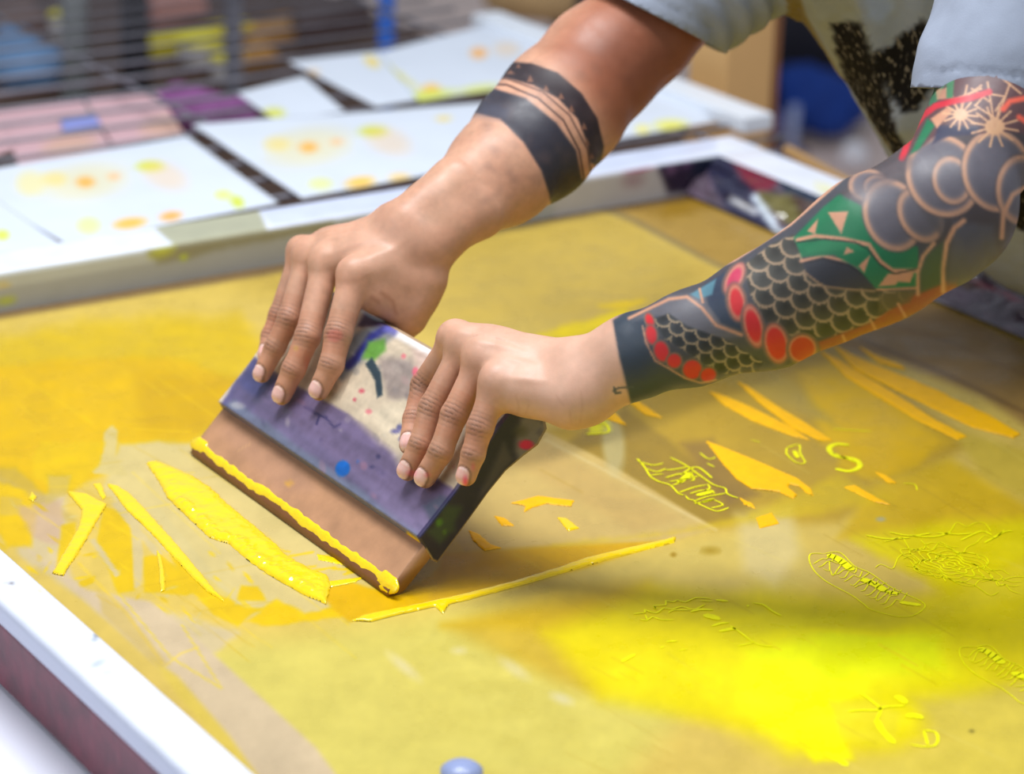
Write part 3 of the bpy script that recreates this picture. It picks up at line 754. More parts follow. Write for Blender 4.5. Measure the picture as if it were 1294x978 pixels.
p.poly([(490, 405), (512, 415), (500, 425), (484, 418)], (110, 110, 190), 5, .8)
p.poly([(505, 412), (556, 444), (556, 456), (500, 426)], (232, 230, 228), 4)
p.poly([(470, 452), (482, 470), (484, 500), (476, 504), (474, 482), (462, 460)], (44, 62, 72), 2, rough=2)
p.ell(433, 592, 9, 10, 20, (0, 92, 176), 1.5); p.ell(452, 583, 2, 2, 0, (30, 90, 170), 1, .4)
for (x, y, a, b, c) in ((457, 494, 3.5, 2.5, (196, 60, 84)), (448, 505, 2, 2, (190, 50, 80)), (525, 470, 4, 6, (226, 96, 116)), (510, 450, 3, 3, (220, 110, 120)), (466, 520, 4, 3, (214, 110, 120)),
                        (505, 540, 4, 4, (90, 90, 140)), (500, 545, 6, 3, (100, 96, 150)), (478, 577, 3, 3, (60, 56, 96)), (470, 590, 3, 2, (60, 56, 96)), (520, 418, 4, 1.6, (50, 60, 80))):
    p.ell(x, y, a, b, 0, c, 1.5, .85)
p.line([(506, 555), (515, 542), (520, 538)], 5, (104, 96, 146), 2, .8)
p.line([(398, 522), (412, 528)], 3, (52, 46, 90), 1.2); p.line([(404, 524), (400, 536)], 2.4, (52, 46, 90), 1.2); p.line([(412, 528), (422, 540), (430, 536)], 2.4, (52, 46, 90), 1.2, .8)
p.line([(385, 514), (396, 520)], 2.4, (62, 52, 96), 1.2, .7)
p.poly([(535, 640), (556, 624), (575, 630), (560, 655), (545, 660)], (66, 74, 90), 5, .8, rough=3)
p.poly([(515, 672), (532, 684), (526, 690), (512, 678)], (240, 200, 0), 2)
p.line([(400, 605), (470, 655)], 1.2, (180, 170, 160), 1, .4)
for k in range(110):
    x = rng.uniform(300, 660); y = rng.uniform(400, 690); a = rng.uniform(1, 4.5)
    p.ell(x, y, a * rng.uniform(1, 2.4), a, rng.uniform(0, 90), ((70, 62, 100), (92, 96, 110), (190, 120, 130), (226, 214, 196), (60, 60, 80))[k % 5], 1.5, rng.uniform(.1, .4))
st_ = 1 + .16 * fbm(np.c_[Vb[:, 1] * 12, up_ * 120], 1, 7, 3) + .10 * fbm(Vb, 160, 3, 2); p.c = p.c * st_[:, None]
# end face (dark) and back
endf = (np.arange(len(Vb)) >= base) & (Vb[:, 1] < SY0 + 1e-4)
near_end = (Vb[:, 1] < SY0 + .004) & (Vb[:, 1] > SY0 - 1) & ~endf
e = Paint(proj(Vb), (30, 26, 62)); e.mottle(.25, .05, 6)
e.poly([(656, 528), (668, 522), (694, 536), (684, 566), (656, 588), (650, 570)], (122, 114, 122), 5, rough=5)
e.poly([(640, 590), (600, 640), (636, 560), (648, 580)], (110, 100, 100), 6, .6, rough=4)
e.ell(665, 562, 9, 6, 0, (214, 16, 92), 1.5); e.ell(682, 546, 4, 5, 0, (90, 84, 110), 1.5, .8); e.ell(657, 545, 9, 7, 0, (70, 66, 60), 4, .7)
e.poly([(540, 672), (566, 640), (585, 640), (575, 670), (555, 690)], (62, 86, 66), 6, .8, rough=6)
e.ell(555, 660, 4, 5, 20, (90, 150, 50), 2, .8); e.ell(562, 672, 2, 3, 0, (100, 150, 50), 1.5, .7)
p.c[endf] = e.c[endf]; p.c[near_end] = p.c[near_end] * .3 + e.c[near_end] * .7
sel = back & ~endf
p.c[sel] = (np.array((176, 150, 118)) * (1 + .15 * fbm(Vb[sel], 25, 3))[:, None])
set_col(me, p.out())
hd = link('handle', me, M_wood, sq); hd['label'] = 'curved wooden handle stained purple with a dark blue end'
# blade
bl = np.array([(-.0105, 0), (-.0095, .0045), (-.0062, .0078), (-.0045, .0098), (.021, .036), (.045, .058), (.052, .050), (.028, .024), (.004, .0005)])  # tip drawn out to carry the painted shadow under the bead
pb = resample(bl, .003); yb = np.linspace(SY0 + .0005, SY0 + SL - .0005, 140)
G = np.zeros((len(yb), len(pb), 3)); G[:, :, 0] = SX + pb[None, :, 0]; G[:, :, 2] = pb[None, :, 1] + .0015; G[:, :, 1] = yb[:, None]
o = grid_surf('blade', G, M_blade, sq, closed=True, smooth=False)
bm = bmesh.new(); bm.from_mesh(o.data); bmesh.ops.holes_fill(bm, edges=[e_ for e_ in bm.edges if e_.is_boundary]); bm.to_mesh(o.data); bm.free()
V = verts_of(o.data); p = Paint(proj(V), (190, 142, 106)); p.mottle(.1, .04, 3)
p.poly([(275, 545), (300, 528), (360, 560), (400, 620), (350, 620)], (188, 142, 116), 10, .5)
p.ell(365, 611, 5, 3, 0, (226, 170, 60), 2, .8); p.line([(300, 570), (318, 560)], 1.5, (220, 170, 120), 1, .7)
p.line([(290, 528), (535, 694)], 10, (120, 84, 56), 5, .6)
p.poly([(495, 750), (545, 705), (560, 712), (520, 760)], (130, 96, 50), 4, .7, rough=4)
p.c[(V[:, 2] < .0095) & (V[:, 0] < SX - .005)] = (128, 82, 42)  # shadow below the ink bead, painted brown on the tip face
set_col(o.data, p.out()); o['label'] = 'tan rubber blade'
# bead of ink along the blade edge
n_ = 260; ts = np.linspace(-.006, SL + .008, n_); seg = 14; G = np.zeros((n_, seg, 3))
nz = fbm(np.c_[ts, ts * 0], 60, 4, 3); nz2 = fbm(np.c_[ts, ts * 0 + 1], 35, 9, 2)
for i, t in enumerate(ts):
    edge_ = min(1, (i + 1) / 7, (n_ - i) / 7)
    r = (.0043 + .0012 * nz[i]) * math.sqrt(max(edge_, .02))
    if t > SL - .016: r *= 1.45
    if t < .02: r *= 1.3
    cx = SX - .0055 + .0015 * nz2[i]; cz = .0082 + .0015 * nz2[i]
    for k in range(seg):
        a = 2 * math.pi * k / seg
        q = np.array((math.cos(a) * r * .8, math.sin(a) * r)); q = np.array((q[0] * .743 - q[1] * -.669 * .0 + q[1] * .45, q[1] + q[0] * .3))
        q *= 1 + .14 * vnoise(np.array([[t * 180, k * .7, 1.0]]), 1, 4)[0]
        G[i, k] = (cx + q[0], SY0 + t, max(cz + q[1], .0015))
o = grid_surf('ink_bead', G, M_ink, sq, closed=True); o['label'] = 'bead of wet yellow ink on the blade edge'
bm = bmesh.new(); bm.from_mesh(o.data); bmesh.ops.holes_fill(bm, edges=[e_ for e_ in bm.edges if e_.is_boundary]); bm.to_mesh(o.data); bm.free()

# ------------------------------------------------------------------ person
F0 = np.array([SX + .017, 0, .045]); FN = np.array([-.741, 0, .671]); FU = np.array([.671, 0, .741])
def onf(px, py, off):
    """point at a given height off the squeegee's front face"""
    d = ray(px, py); t = ((F0 + FN * off - CAM) @ FN) / (d @ FN); return CAM + t * d
B_ = Body()
fingers = []   # (group, points, radii)
def finger(g, jts, rs):
    P_ = [onf(*j) if len(j) == 3 else at_d(j[0], j[1], j[3]) for j in jts]
    fingers.append((g, P_, rs)); B_.chain(g, P_, rs)
# right hand (left in the photo): index, middle, ring, little
finger('r1', [(448, 348, .030), (428, 422, .021), (419, 461, .0145), (403, 493, .0090)], [.0130, .0116, .0102, .0088])
finger('r2', [(412, 334, .030), (389, 425, .022), (371, 467, .0150), (356, 499, .0090)], [.0122, .0108, .0098, .0086])
finger('r3', [(390, 324, .030), (366, 402, .022), (348, 438, .0150), (331, 472, .0088)], [.0114, .0100, .0090, .0080])
finger('r4', [(381, 318, .022), (352, 398, .010), (341, 425, .0060), (335, 448, .0050)], [.0100, .0084, .0075, .0068])
# left hand (right in the photo)
finger('l1', [(576, 429, .028), (536, 486, .010), (524, 530, .0060), (517, 562, .0060)], [.0118, .0104, .0092, .0082])
finger('l2', [(589, 437, .030), (546, 515, .021), (532, 562, .0145), (515, 594, .0088)], [.0118, .0104, .0095, .0086])
finger('l3', [(609, 455, .030), (574, 524, .022), (557, 571, .0150), (537, 603, .0088)], [.0116, .0104, .0094, .0087])
finger('l4', [(628, 484, .030), (607, 540, .022), (598, 574, .0150), (589, 601, .0088)], [.0116, .0102, .0090, .0082])
R_ = lambda x, y, d: at_d(x, y, d)
# right arm and palm
mR = [f[1][0] for f in fingers[:4]]; mL = [f[1][0] for f in fingers[4:]]
cR = [R_(540, 312, 2.275), R_(530, 302, 2.272), R_(517, 290, 2.275), R_(506, 284, 2.285)]
for a, b, r in zip(cR, mR, (.0125, .0125, .0120, .0105)): B_.cone('armR', a, b, .0150, r); 
for a, b in ((0, 1), (1, 2), (2, 3)):
    B_.cone('armR', mR[a] * .7 + cR[a] * .3, mR[b] * .7 + cR[b] * .3, .0105, .0105)
B_.cone('armR', cR[0], mR[1] * .5 + cR[1] * .5, .017, .013)
B_.cone('armR', R_(548, 318, 2.28), R_(539, 352, 2.275), .0145, .0145)
B_.cone('armR', R_(505, 350, 2.268), R_(532, 366, 2.275), .010, .0135)     # web of the thumb
B_.cone('armR', R_(468, 374, 2.258), R_(520, 384, 2.275), .0085, .0125); B_.cone('armR', R_(480, 360, 2.262), R_(528, 350, 2.275), .010, .0135); B_.cone('armR', R_(474, 380, 2.262), R_(508, 396, 2.275), .0085, .0125)
th = [R_(539, 352, 2.275), R_(529, 380, 2.278), R_(520, 404, 2.280), R_(500, 428, 2.285), R_(478, 440, 2.285)]
B_.chain('rt', th, [.0150, .0135, .0115, .0105, .0085])
armpx = [(527, 293, 2.275, 48), (556, 273, 2.285, 49), (590, 250, 2.30, 55), (631, 218, 2.335, 69), (674, 178, 2.375, 79), (709, 137, 2.41, 81), (760, 80, 2.44, 76), (808, 40, 2.46, 71), (850, -10, 2.475, 72), (925, -95, 2.50, 84)]
# flattened at the wrist: two strands side by side merge into the round forearm
for (x, y, d, r), (x2, y2, d2, r2) in zip(armpx[:-1], armpx[1:]):
    if x < 600:
        for s_ in (-1, 1):
            o1 = r * .36 * s_; o2 = r2 * (.36 if x2 < 600 else .15) * s_
            B_.cone('armR', R_(x + .63 * o1, y + .77 * o1, d), R_(x2 + .63 * o2, y2 + .77 * o2, d2), r * .60 * d / F_PX, r2 * (.60 if x2 < 600 else .80) * d2 / F_PX)
    else: B_.cone('armR', R_(x, y, d), R_(x2, y2, d2), r * .965 * d / F_PX, r2 * .965 * d2 / F_PX)
B_.cone('armR', R_(493, 274, 2.29), R_(498, 279, 2.285), .0080, .011)       # wrist bone
for j, mc in enumerate(mR): B_.cone('kR', mc + FN * .002 + np.array([0, 0, .0025]), mc + FN * .001, .0098 if j < 3 else .008, .008)
# left arm and palm
cL = [R_(722, 458, 2.075), R_(726, 468, 2.068), R_(728, 482, 2.062), R_(728, 496, 2.056)]
for a, b, r in zip(cL, mL, (.0125, .0125, .0120, .0110)): B_.cone('armL', a, b, .0155, r)
for a, b in ((0, 1), (1, 2), (2, 3)):
    B_.cone('armL', mL[a] * .7 + cL[a] * .3, mL[b] * .7 + cL[b] * .3, .0115, .0115)
B_.cone('armL', R_(722, 506, 2.055), R_(672, 500, 2.065), .0185, .0125)      # heel of the hand
B_.cone('armL', R_(722, 506, 2.055), R_(742, 500, 2.055), .0185, .0200)
B_.cone('armL', R_(672, 500, 2.065), R_(640, 498, 2.068), .0125, .0105)
B_.chain('lt', [R_(690, 470, 2.09), R_(655, 470, 2.13), R_(625, 490, 2.15), R_(598, 500, 2.155), R_(575, 505, 2.155)], [.018, .016, .0125, .0110, .0090])
for x, y, d, x2, y2, d2, r, r2 in ((736, 464, 2.065, 800, 442, 2.05, .0215, .0255), (746, 490, 2.055, 806, 464, 2.045, .0200, .0235), (800, 448, 2.05, 872, 428, 2.035, .0275, .0335), (872, 428, 2.035, 970, 392, 2.02, .0335, .0415),
                                   (970, 392, 2.02, 1102, 322, 2.0, .0415, .0500), (1040, 355, 2.01, 1110, 306, 2.0, .044, .0510), (1102, 318, 2.0, 1186, 272, 1.985, .0495, .0500), (1186, 272, 1.985, 1208, 262, 1.985, .0495, .0440),
                                   (1190, 258, 1.99, 1242, 175, 2.03, .0450, .0440), (1242, 175, 2.03, 1268, 90, 2.06, .0440, .0470), (1268, 90, 2.06, 1300, -170, 2.12, .0470, .058)):
    B_.cone('armL', R_(x, y, d), R_(x2, y2, d2), r, r2)
for j, mc in enumerate(mL): B_.cone('kL', mc + FN * .002 + np.array([0, 0, .0025]), mc + FN * .001, .0100 if j < 3 else .009, .0085)
# trunk, inside the shirt, and hips
chest = R_(1140, -120, 2.47); mid = R_(1330, 100, 2.68); pel = np.array([2.13, 1.74, .04])
torso = [(R_(925, -95, 2.50), R_(1140, -150, 2.40), .062, .075), (R_(1140, -150, 2.40), R_(1300, -175, 2.14), .075, .060), (chest, mid, .095, .092), (mid, pel, .092, .10), (R_(1130, -140, 2.45), R_(1090, -250, 2.42), .07, .052)]
for a, b, ra, rb in torso: B_.cone('torso', a, b, ra, rb)
NK = R_(1090, -250, 2.42); fd = np.array([SX + .05, 1.75, .05]) - NK; fd[2] *= .6; fd /= np.linalg.norm(fd)          # he looks down at the squeegee
hu = np.array([0, 0, 1.0]) - fd * fd[2]; hu /= np.linalg.norm(hu); hs = np.cross(fd, hu); HC = NK + hu * .085 + fd * .045
B_.cone('head', NK, HC - hu * .03, .052, .060)
B_.cone('head', HC + hu * .035 - fd * .02, HC + hu * .02 + fd * .015, .080, .078); B_.cone('head', HC - hu * .02 + fd * .03, HC - hu * .070 + fd * .055, .062, .036)
B_.cone('head', HC + hu * .012 + fd * .088, HC - hu * .022 + fd * .104, .008, .012)
for s_ in (-1, 1):
    B_.cone('head', HC + hs * .078 * s_ + hu * .012, HC + hs * .080 * s_ - hu * .022, .015, .011)
    B_.cone('head', HC + hs * .045 * s_ + hu * .026 + fd * .076, HC + hs * .016 * s_ + hu * .026 + fd * .084, .010, .010)
B_.cone('head', HC + hs * .02 - hu * .048 + fd * .088, HC - hs * .02 - hu * .048 + fd * .088, .008, .008)
kin = {'head': .018, 'armR': .016, 'armL': .016, 'torso': .05, 'kR': .004, 'kL': .004, 'rt': .006, 'lt': .006}
for g, _, _ in fingers: kin[g] = .0035
def combine(o, n):
    if not o: return None
    R0 = None
    for hand, fs, th_, k_ in (('armR', ('r1', 'r2', 'r3', 'r4'), 'rt', 'kR'), ('armL', ('l1', 'l2', 'l3', 'l4'), 'lt', 'kL')):
        d = None; f = None
        for q in fs:
            if q in o: f = o[q] if f is None else smin(f, o[q], .0012)
        if th_ in o: f = o[th_] if f is None else smin(f, o[th_], .004)
        if hand in o: d = o[hand]
        if k_ in o and d is not None: d = smin(d, o[k_], .012)
        if f is not None: d = f if d is None else smin(d, f, .009)
        if d is not None: R0 = d if R0 is None else np.minimum(R0, d)
    if 'head' in o: R0 = o['head'] if R0 is None else smin(R0, o['head'], .02)
    if 'torso' in o: R0 = o['torso'] if R0 is None else smin(R0, o['torso'], .03)
    return R0
B_.prep(kin, combine)
V, Q = surface_nets(B_, .0013)
N = vnormals(V, Q)
TOC = -RW[:, 2]
px = proj(V)
skin = np.array((200, 150, 122.))
P = Paint(px, skin)
P.c *= (1 + .07 * fbm(V, 30, 2) + .05 * fbm(V, 220, 5))[:, None]; P.c[:, 0] *= 1 + .03 * fbm(V, 45, 8)
# upper right arm redder, its shade painted into the skin; paler left hand
D_ = P.poly
D_([(690, 60), (760, -20), (900, -20), (900, 80), (800, 180), (770, 160)], (150, 88, 62), 25, .85)
D_([(560, 400), (700, 410), (790, 400), (800, 500), (700, 560), (640, 520), (600, 440)], (220, 176, 152), 20, .7)
D_([(400, 310), (500, 260), (540, 300), (500, 360), (440, 330)], (214, 168, 142), 20, .5)
# ---- right arm band
dk = (44, 42, 50)
right = px[:, 0] < 800
D_([(540, 150), (600, 142), (632, 150), (662, 180), (684, 215), (694, 245), (700, 275), (800, 280), (735, 225), (728, 190), (703, 155), (664, 124), (625, 112), (590, 112)], (52, 50, 60), 2.5)
D_([(598, 145), (640, 152), (650, 135), (610, 128)], (84, 84, 98), 8, .6)
P.line([(605, 106), (640, 107), (680, 124), (712, 152), (732, 190), (738, 225), (738, 240)], 2.2, (70, 48, 44), 1.2)
P.line([(600, 100), (640, 99), (686, 116), (720, 146), (742, 188), (748, 225)], 2.0, (70, 48, 44), 1.2, .8)
D_([(618, 85), (645, 78), (672, 80), (705, 92), (735, 118), (755, 150), (763, 185), (758, 212), (746, 205), (742, 180), (730, 150), (705, 124), (675, 108), (640, 98), (612, 98)], (48, 38, 42), 2)
for t in ((645, 92, 12, 3), (670, 100, 8, 7), (690, 112, 8, 6), (709, 122, 8, 6), (722, 138, 8, 7), (738, 160, 8, 7), (742, 180, 7, 7), (748, 198, 7, 5), (655, 84, 6, 3)):
    P.poly([(t[0] - t[2] / 2, t[1] + t[3] / 2), (t[0], t[1] - t[3] / 2 - 2), (t[0] + t[2] / 2, t[1] + t[3] / 2)], (128, 88, 70), 1.3)
for k in range(60):
    x = rng.uniform(600, 765); y = rng.uniform(78, 260); P.ell(x, y, rng.uniform(3, 9), rng.uniform(2, 6), rng.uniform(0, 180), (112, 86, 78), 4, rng.uniform(.08, .25))
D_([(740, 60), (800, 20), (850, 70), (800, 120), (760, 110)], (118, 66, 46), 22, .5)  # deeper shade of the upper arm painted in
# ---- left arm sleeve
SK = (196, 142, 112); GR = (96, 88, 88); DK = (52, 54, 62); NV = (52, 62, 80); RED = (206, 40, 46); GN = (30, 112, 74)
D_([(775, 405), (783, 450), (790, 475), (798, 510), (900, 520), (1250, 420), (1400, 330), (1400, 60), (1180, 60), (1120, 180), (1000, 285), (930, 330), (850, 365), (810, 385)], (70, 70, 76), 1.5)
D_([(775, 405), (783, 450), (798, 510), (880, 490), (850, 470), (815, 430), (830, 400), (800, 385)], (50, 60, 72), 4)
P.line([(775, 494), (782, 490), (800, 489)], 2, (70, 76, 84), 1); P.line([(776, 490), (778, 497), (784, 496)], 2.4, (70, 76, 84), 1)
D_([(800, 405), (845, 372), (890, 372), (915, 410), (940, 425), (900, 430), (860, 410), (830, 400)], (96, 94, 100), 5)
D_([(890, 360), (930, 335), (915, 380), (930, 400), (945, 420), (912, 408), (895, 385)], NV, 2)
D_([(872, 372), (905, 352), (900, 372), (884, 378)], (84, 126, 140), 2)
P.scales([(824, 404), (845, 396), (868, 412), (915, 428), (965, 458), (950, 480), (905, 470), (870, 446), (840, 428)], 21, 32, (146, 128, 104), (52, 54, 56), w=2.2)
P.line([(795, 402), (845, 378), (868, 375), (887, 389), (905, 411), (937, 423)], 4, SK, 1.6)
P.line([(884, 365), (888, 382)], 3, SK, 1)
for (x, y, a, b, r) in ((821, 405, 5, 9, -20), (823, 423, 7, 12, -10), (836, 444, 9, 13, -15), (852, 456, 9, 9, -30), (875, 467, 12, 12, -20), (895, 474, 10, 9, -20)):
    P.ell(x, y, a + 2, b + 2, r, (120, 96, 84), 1.3); P.ell(x, y, a - .5, b - .5, r, RED, 1.3)
P.line([(812, 412), (816, 432), (828, 456), (846, 466), (866, 478), (886, 484), (905, 480)], 2, SK, 1.2)
# big scale fan with red petals
P.scales([(940, 335), (975, 308), (1003, 296), (1015, 308), (1015, 330), (1060, 345), (1105, 366), (1150, 370), (1135, 395), (1060, 424), (1005, 428), (968, 405), (948, 372)], 29, 28, (150, 128, 104), (66, 64, 58), w=3)
D_([(1014, 332), (1040, 326), (1075, 335), (1100, 352), (1108, 362), (1080, 366), (1045, 362), (1020, 348)], (54, 55, 64), 2)
P.line([(1012, 330), (1040, 323), (1075, 331), (1098, 347), (1112, 364)], 3.5, SK, 1.3)
P.line([(1014, 333), (1040, 327), (1074, 336), (1098, 352)], 1.5, (36, 34, 38), 1)
P.line([(1018, 345), (1040, 362), (1075, 366), (1105, 368)], 2.5, (150, 122, 96), 1.2)
for (x, y, a, b, r, c) in ((928, 352, 9, 20, 28, (196, 62, 92)), (931, 382, 10, 22, -8, RED), (952, 412, 11, 26, -14, RED), (981, 434, 14, 24, -12, RED), (1014, 441, 17, 17, 0, (190, 54, 44))):
    P.ell(x, y, a + 4, b + 4, r, (120, 94, 84), 1.5); P.ell(x, y, a, b, r, c, 1.5, ring=2, ringcol=SK)
D_([(1034, 432), (1100, 408), (1150, 374), (1210, 350), (1210, 372), (1160, 395), (1100, 425), (1038, 450)], (150, 74, 56), 3)
D_([(1110, 372), (1158, 366), (1150, 382), (1110, 396)], (96, 84, 66), 3, .8)
P.line([(1065, 424), (1070, 436)], 3, SK, 1.5); P.line([(1100, 404), (1108, 420)], 3, SK, 1.5); P.line([(1135, 384), (1144, 400)], 3, SK, 1.5)
# green plates
D_([(1003, 300), (1040, 262), (1062, 244), (1092, 262), (1118, 305), (1160, 312), (1160, 340), (1158, 362), (1108, 366), (1083, 338), (1053, 322), (1013, 325)], GN, 2)
D_([(1016, 312), (1050, 300), (1100, 306), (1108, 318), (1070, 315), (1020, 320)], (34, 120, 78), 2)
for t in ([(1046, 268), (1072, 267), (1063, 296)], [(1020, 292), (1034, 276), (1030, 296)], [(1122, 346), (1142, 344), (1132, 360), (1110, 362)], [(1085, 336), (1100, 322), (1092, 345)], [(1070, 312), (1080, 318), (1066, 322)], [(1130, 340), (1155, 345), (1150, 357), (1135, 356)]):
    P.poly(t, SK, 1.5)
P.line([(1008, 303), (1030, 298), (1066, 302), (1098, 309), (1112, 330), (1128, 342), (1158, 342)], 5, SK, 1.4)
P.line([(1008, 306), (1040, 302), (1080, 306), (1096, 314), (1112, 334), (1130, 346), (1158, 340)], 1.8, (34, 44, 40), 1)
P.line([(1108, 366), (1158, 364)], 2.5, SK, 1.2)
D_([(1090, 262), (1100, 270), (1120, 305), (1160, 316), (1160, 330), (1125, 325), (1108, 300)], GN, 2)
# clouds
OL = (198, 148, 116)
def cloud(x, y, a, b, r, w=5.5, c=(112, 104, 108)):
    w = w * 1.15
    P.ell(x, y, a + 1.5, b + 1.5, r, (66, 56, 58), 2)
    P.ell(x, y, a, b, r, c, 2.2, ring=w, ringcol=OL)
    P.ell(x, y, a - w - 1, b - w - 1, r, (92, 88, 96), 6)
D_([(1060, 245), (1120, 190), (1400, 100), (1400, 330), (1250, 330), (1180, 310), (1100, 262)], (76, 68, 70), 4)
cloud(1097, 234, 24, 20, 0, 4); cloud(1108, 236, 16, 14, 0, 3.5)
cloud(1128, 272, 36, 46, -20); cloud(1163, 272, 26, 36, -30)
D_([(1150, 240), (1200, 262), (1190, 300), (1165, 270)], (84, 80, 84), 5, .8)
cloud(1192, 222, 46, 53, -25, 6); cloud(1203, 228, 24, 30, -15, 5)
cloud(1260, 216, 44, 52, -12, 6, (104, 98, 104)); cloud(1292, 240, 33, 44, 0, 6)
D_([(1205, 280), (1255, 285), (1262, 320), (1225, 360), (1196, 360)], (88, 88, 98), 6, .9)
P.line([(1192, 368), (1191, 340), (1196, 308), (1206, 288), (1218, 279)], 6, OL, 2)
P.line([(1160, 372), (1160, 345), (1166, 325), (1180, 308)], 4.5, OL, 2)
D_([(1164, 370), (1163, 345), (1172, 322), (1192, 305), (1188, 360)], (64, 90, 62), 4, .8)
P.line([(1266, 300), (1268, 270), (1280, 246), (1310, 228)], 6, OL, 2)
# star field by the sleeve
D_([(1178, 100), (1240, 95), (1400, 90), (1400, 185), (1300, 170), (1270, 166), (1225, 170), (1185, 170), (1160, 190), (1140, 200)], (92, 64, 66), 3)
D_([(1186, 158), (1240, 160), (1232, 170), (1200, 172), (1178, 182)], (50, 52, 74), 3)
D_([(1150, 195), (1172, 150), (1182, 158), (1162, 188)], GN, 2.5); D_([(1178, 104), (1196, 104), (1184, 128), (1172, 140)], (60, 110, 80), 2); D_([(1182, 112), (1200, 112), (1206, 124), (1184, 126)], SK, 2, .8)
D_([(1176, 150), (1196, 136), (1206, 138), (1184, 162)], SK, 2)
def star(x, y, r, n, off=0):
    for k in range(n):
        a = off + 2 * math.pi * k / n
        P.line([(x, y), (x + r * math.cos(a), y + r * .85 * math.sin(a))], 2.6, (206, 160, 122), 1.1)
    P.ell(x, y, r * .42, r * .34, 0, (206, 160, 122), 1.4)
star(1257, 160, 30, 12, .2); star(1214, 145, 22, 12, .1)
P.line([(1233, 133), (1246, 118)], 2.6, (206, 160, 122), 1); P.line([(1246, 118), (1270, 122), (1258, 140)], 2.4, (206, 160, 122), 1); P.line([(1232, 133), (1262, 152)], 2.4, (206, 160, 122), 1)
for L in ([(1196, 112), (1214, 145)], [(1222, 108), (1214, 145)], [(1200, 128), (1240, 112)], [(1248, 104), (1257, 160)], [(1276, 106), (1257, 160)], [(1240, 108), (1222, 122)], [(1268, 100), (1290, 118)], [(1228, 112), (1250, 128)]):
    P.line(L, 2.6, (200, 154, 118), 1.1)
D_([(1196, 100), (1206, 100), (1204, 124), (1196, 124)], (70, 120, 84), 1.5)
P.line([(1140, 200), (1152, 166), (1166, 146), (1182, 134), (1204, 128), (1226, 124), (1250, 116)], 8, (198, 44, 58), 1.6)
P.line([(1268, 138), (1276, 128), (1296, 124), (1320, 130)], 7, (226, 96, 74), 2); P.line([(1288, 148), (1300, 156)], 7, (226, 96, 74), 2)
D_([(1120, 210), (1150, 195), (1158, 205), (1120, 240), (1090, 258), (1066, 250)], (96, 86, 90), 5, .6)
P.mottle(.03, .12, 12)
# ---- finger details: nails, creases, paint
disp = np.zeros(len(V))
C_ = P.c
def near(c, r): return np.nonzero(((V - c) ** 2).sum(1) < r * r)[0]
for g, pts, rs in fingers:
    ax_ = pts[3] - pts[2]; ax_ /= np.linalg.norm(ax_); dn = FN * .75 + TOC * .55; dn -= ax_ * (dn @ ax_); dn /= np.linalg.norm(dn); sd = np.cross(ax_, dn)
    r = rs[3]
    i = near(pts[3], .02); L = V[i] - pts[3]; a = L @ ax_; w = L @ sd; q = L @ dn
    an = (a - .0005) / .0075; wn_ = w / (r * .78); k = (np.abs(an) ** 2.6 + np.abs(wn_) ** 2.6) ** (1 / 2.6); top = q > 0
    t = np.clip((1 - k) / .12, 0, 1) * top
    nail = np.array((236, 190, 182.)); tipc = np.array((244, 214, 200.))
    col = np.where((an > .62)[:, None], tipc, nail); col = np.where(((an < -.62) & (np.abs(wn_) < .6))[:, None], np.array((240, 208, 200.)), col)
    C_[i] = C_[i] * (1 - t[:, None]) + col * t[:, None]
    rim = np.exp(-((k - 1.06) / .09) ** 2) * top
    C_[i] *= (1 - .28 * rim)[:, None]; disp[i] -= .0005 * rim; disp[i] += .0003 * t
    if g[0] == 'r' :
        y = np.clip((a - .0035) / .004, 0, 1) * np.clip(1 - t * .9, 0, 1); yc = np.array((214, 160, 40.))
        C_[i] = C_[i] * (1 - .6 * y[:, None]) + yc * .6 * y[:, None]
    for jn, rng_, st in ((1, .0095, .30), (2, .0055, .24)):
        c = pts[jn]; d0 = pts[jn + 1] - pts[jn - 1]; d0 /= np.linalg.norm(d0)
        dd = FN * .75 + TOC * .55; dd -= d0 * (dd @ d0); dd /= np.linalg.norm(dd); s2 = np.cross(d0, dd)
        i = near(c, .022); L = V[i] - c; a = L @ d0; w = L @ s2; q = L @ dd
        env = np.exp(-(a / rng_) ** 2) * np.clip(q / (rs[jn] * .5), 0, 1) * np.exp(-(w / (rs[jn] * .9)) ** 4)
        ph = a * 2 * math.pi / .0036 + 1.6 * (w / rs[jn]) ** 2 * np.sign(a) + .8 * fbm(V[i], 300, 4)
        cr = np.clip(np.cos(ph), 0, 1) ** 2 * env
        C_[i] *= (1 - st * cr - .10 * env)[:, None] * np.array((1, .97, .95)); disp[i] -= .00045 * cr
        disp[i] += .0004 * env
for (x, y, a, b, c, al) in ((520, 598, 6, 4, (236, 90, 110), .5), (540, 600, 4, 3, (236, 90, 110), .4), (588, 608, 3, 6, (240, 60, 100), .7), (598, 590, 2, 4, (230, 90, 110), .5), (524, 470, 3, 5, (226, 96, 120), .6),
                            (423, 424, 10, 8, (196, 96, 84), .45), (374, 440, 3, 3, (200, 180, 40), .3), (388, 460, 3, 8, (220, 110, 90), .4)):
    P.ell(x, y, a, b, 0, c, 2, al)
# wrist and heel creases, tendons
for L in ([(652, 528), (656, 515), (652, 500)], [(664, 524), (668, 512)], [(733, 534), (736, 515), (734, 495)], [(722, 536), (720, 520)], [(703, 500), (712, 512)]):
    P.line(L, 1.8, (168, 112, 88), 1.8, .22)
for L in ([(500, 395), (496, 380), (482, 370)], [(478, 382), (470, 376)]): P.line(L, 3, (150, 94, 66), 3, .5)
V = V + N * disp[:, None]
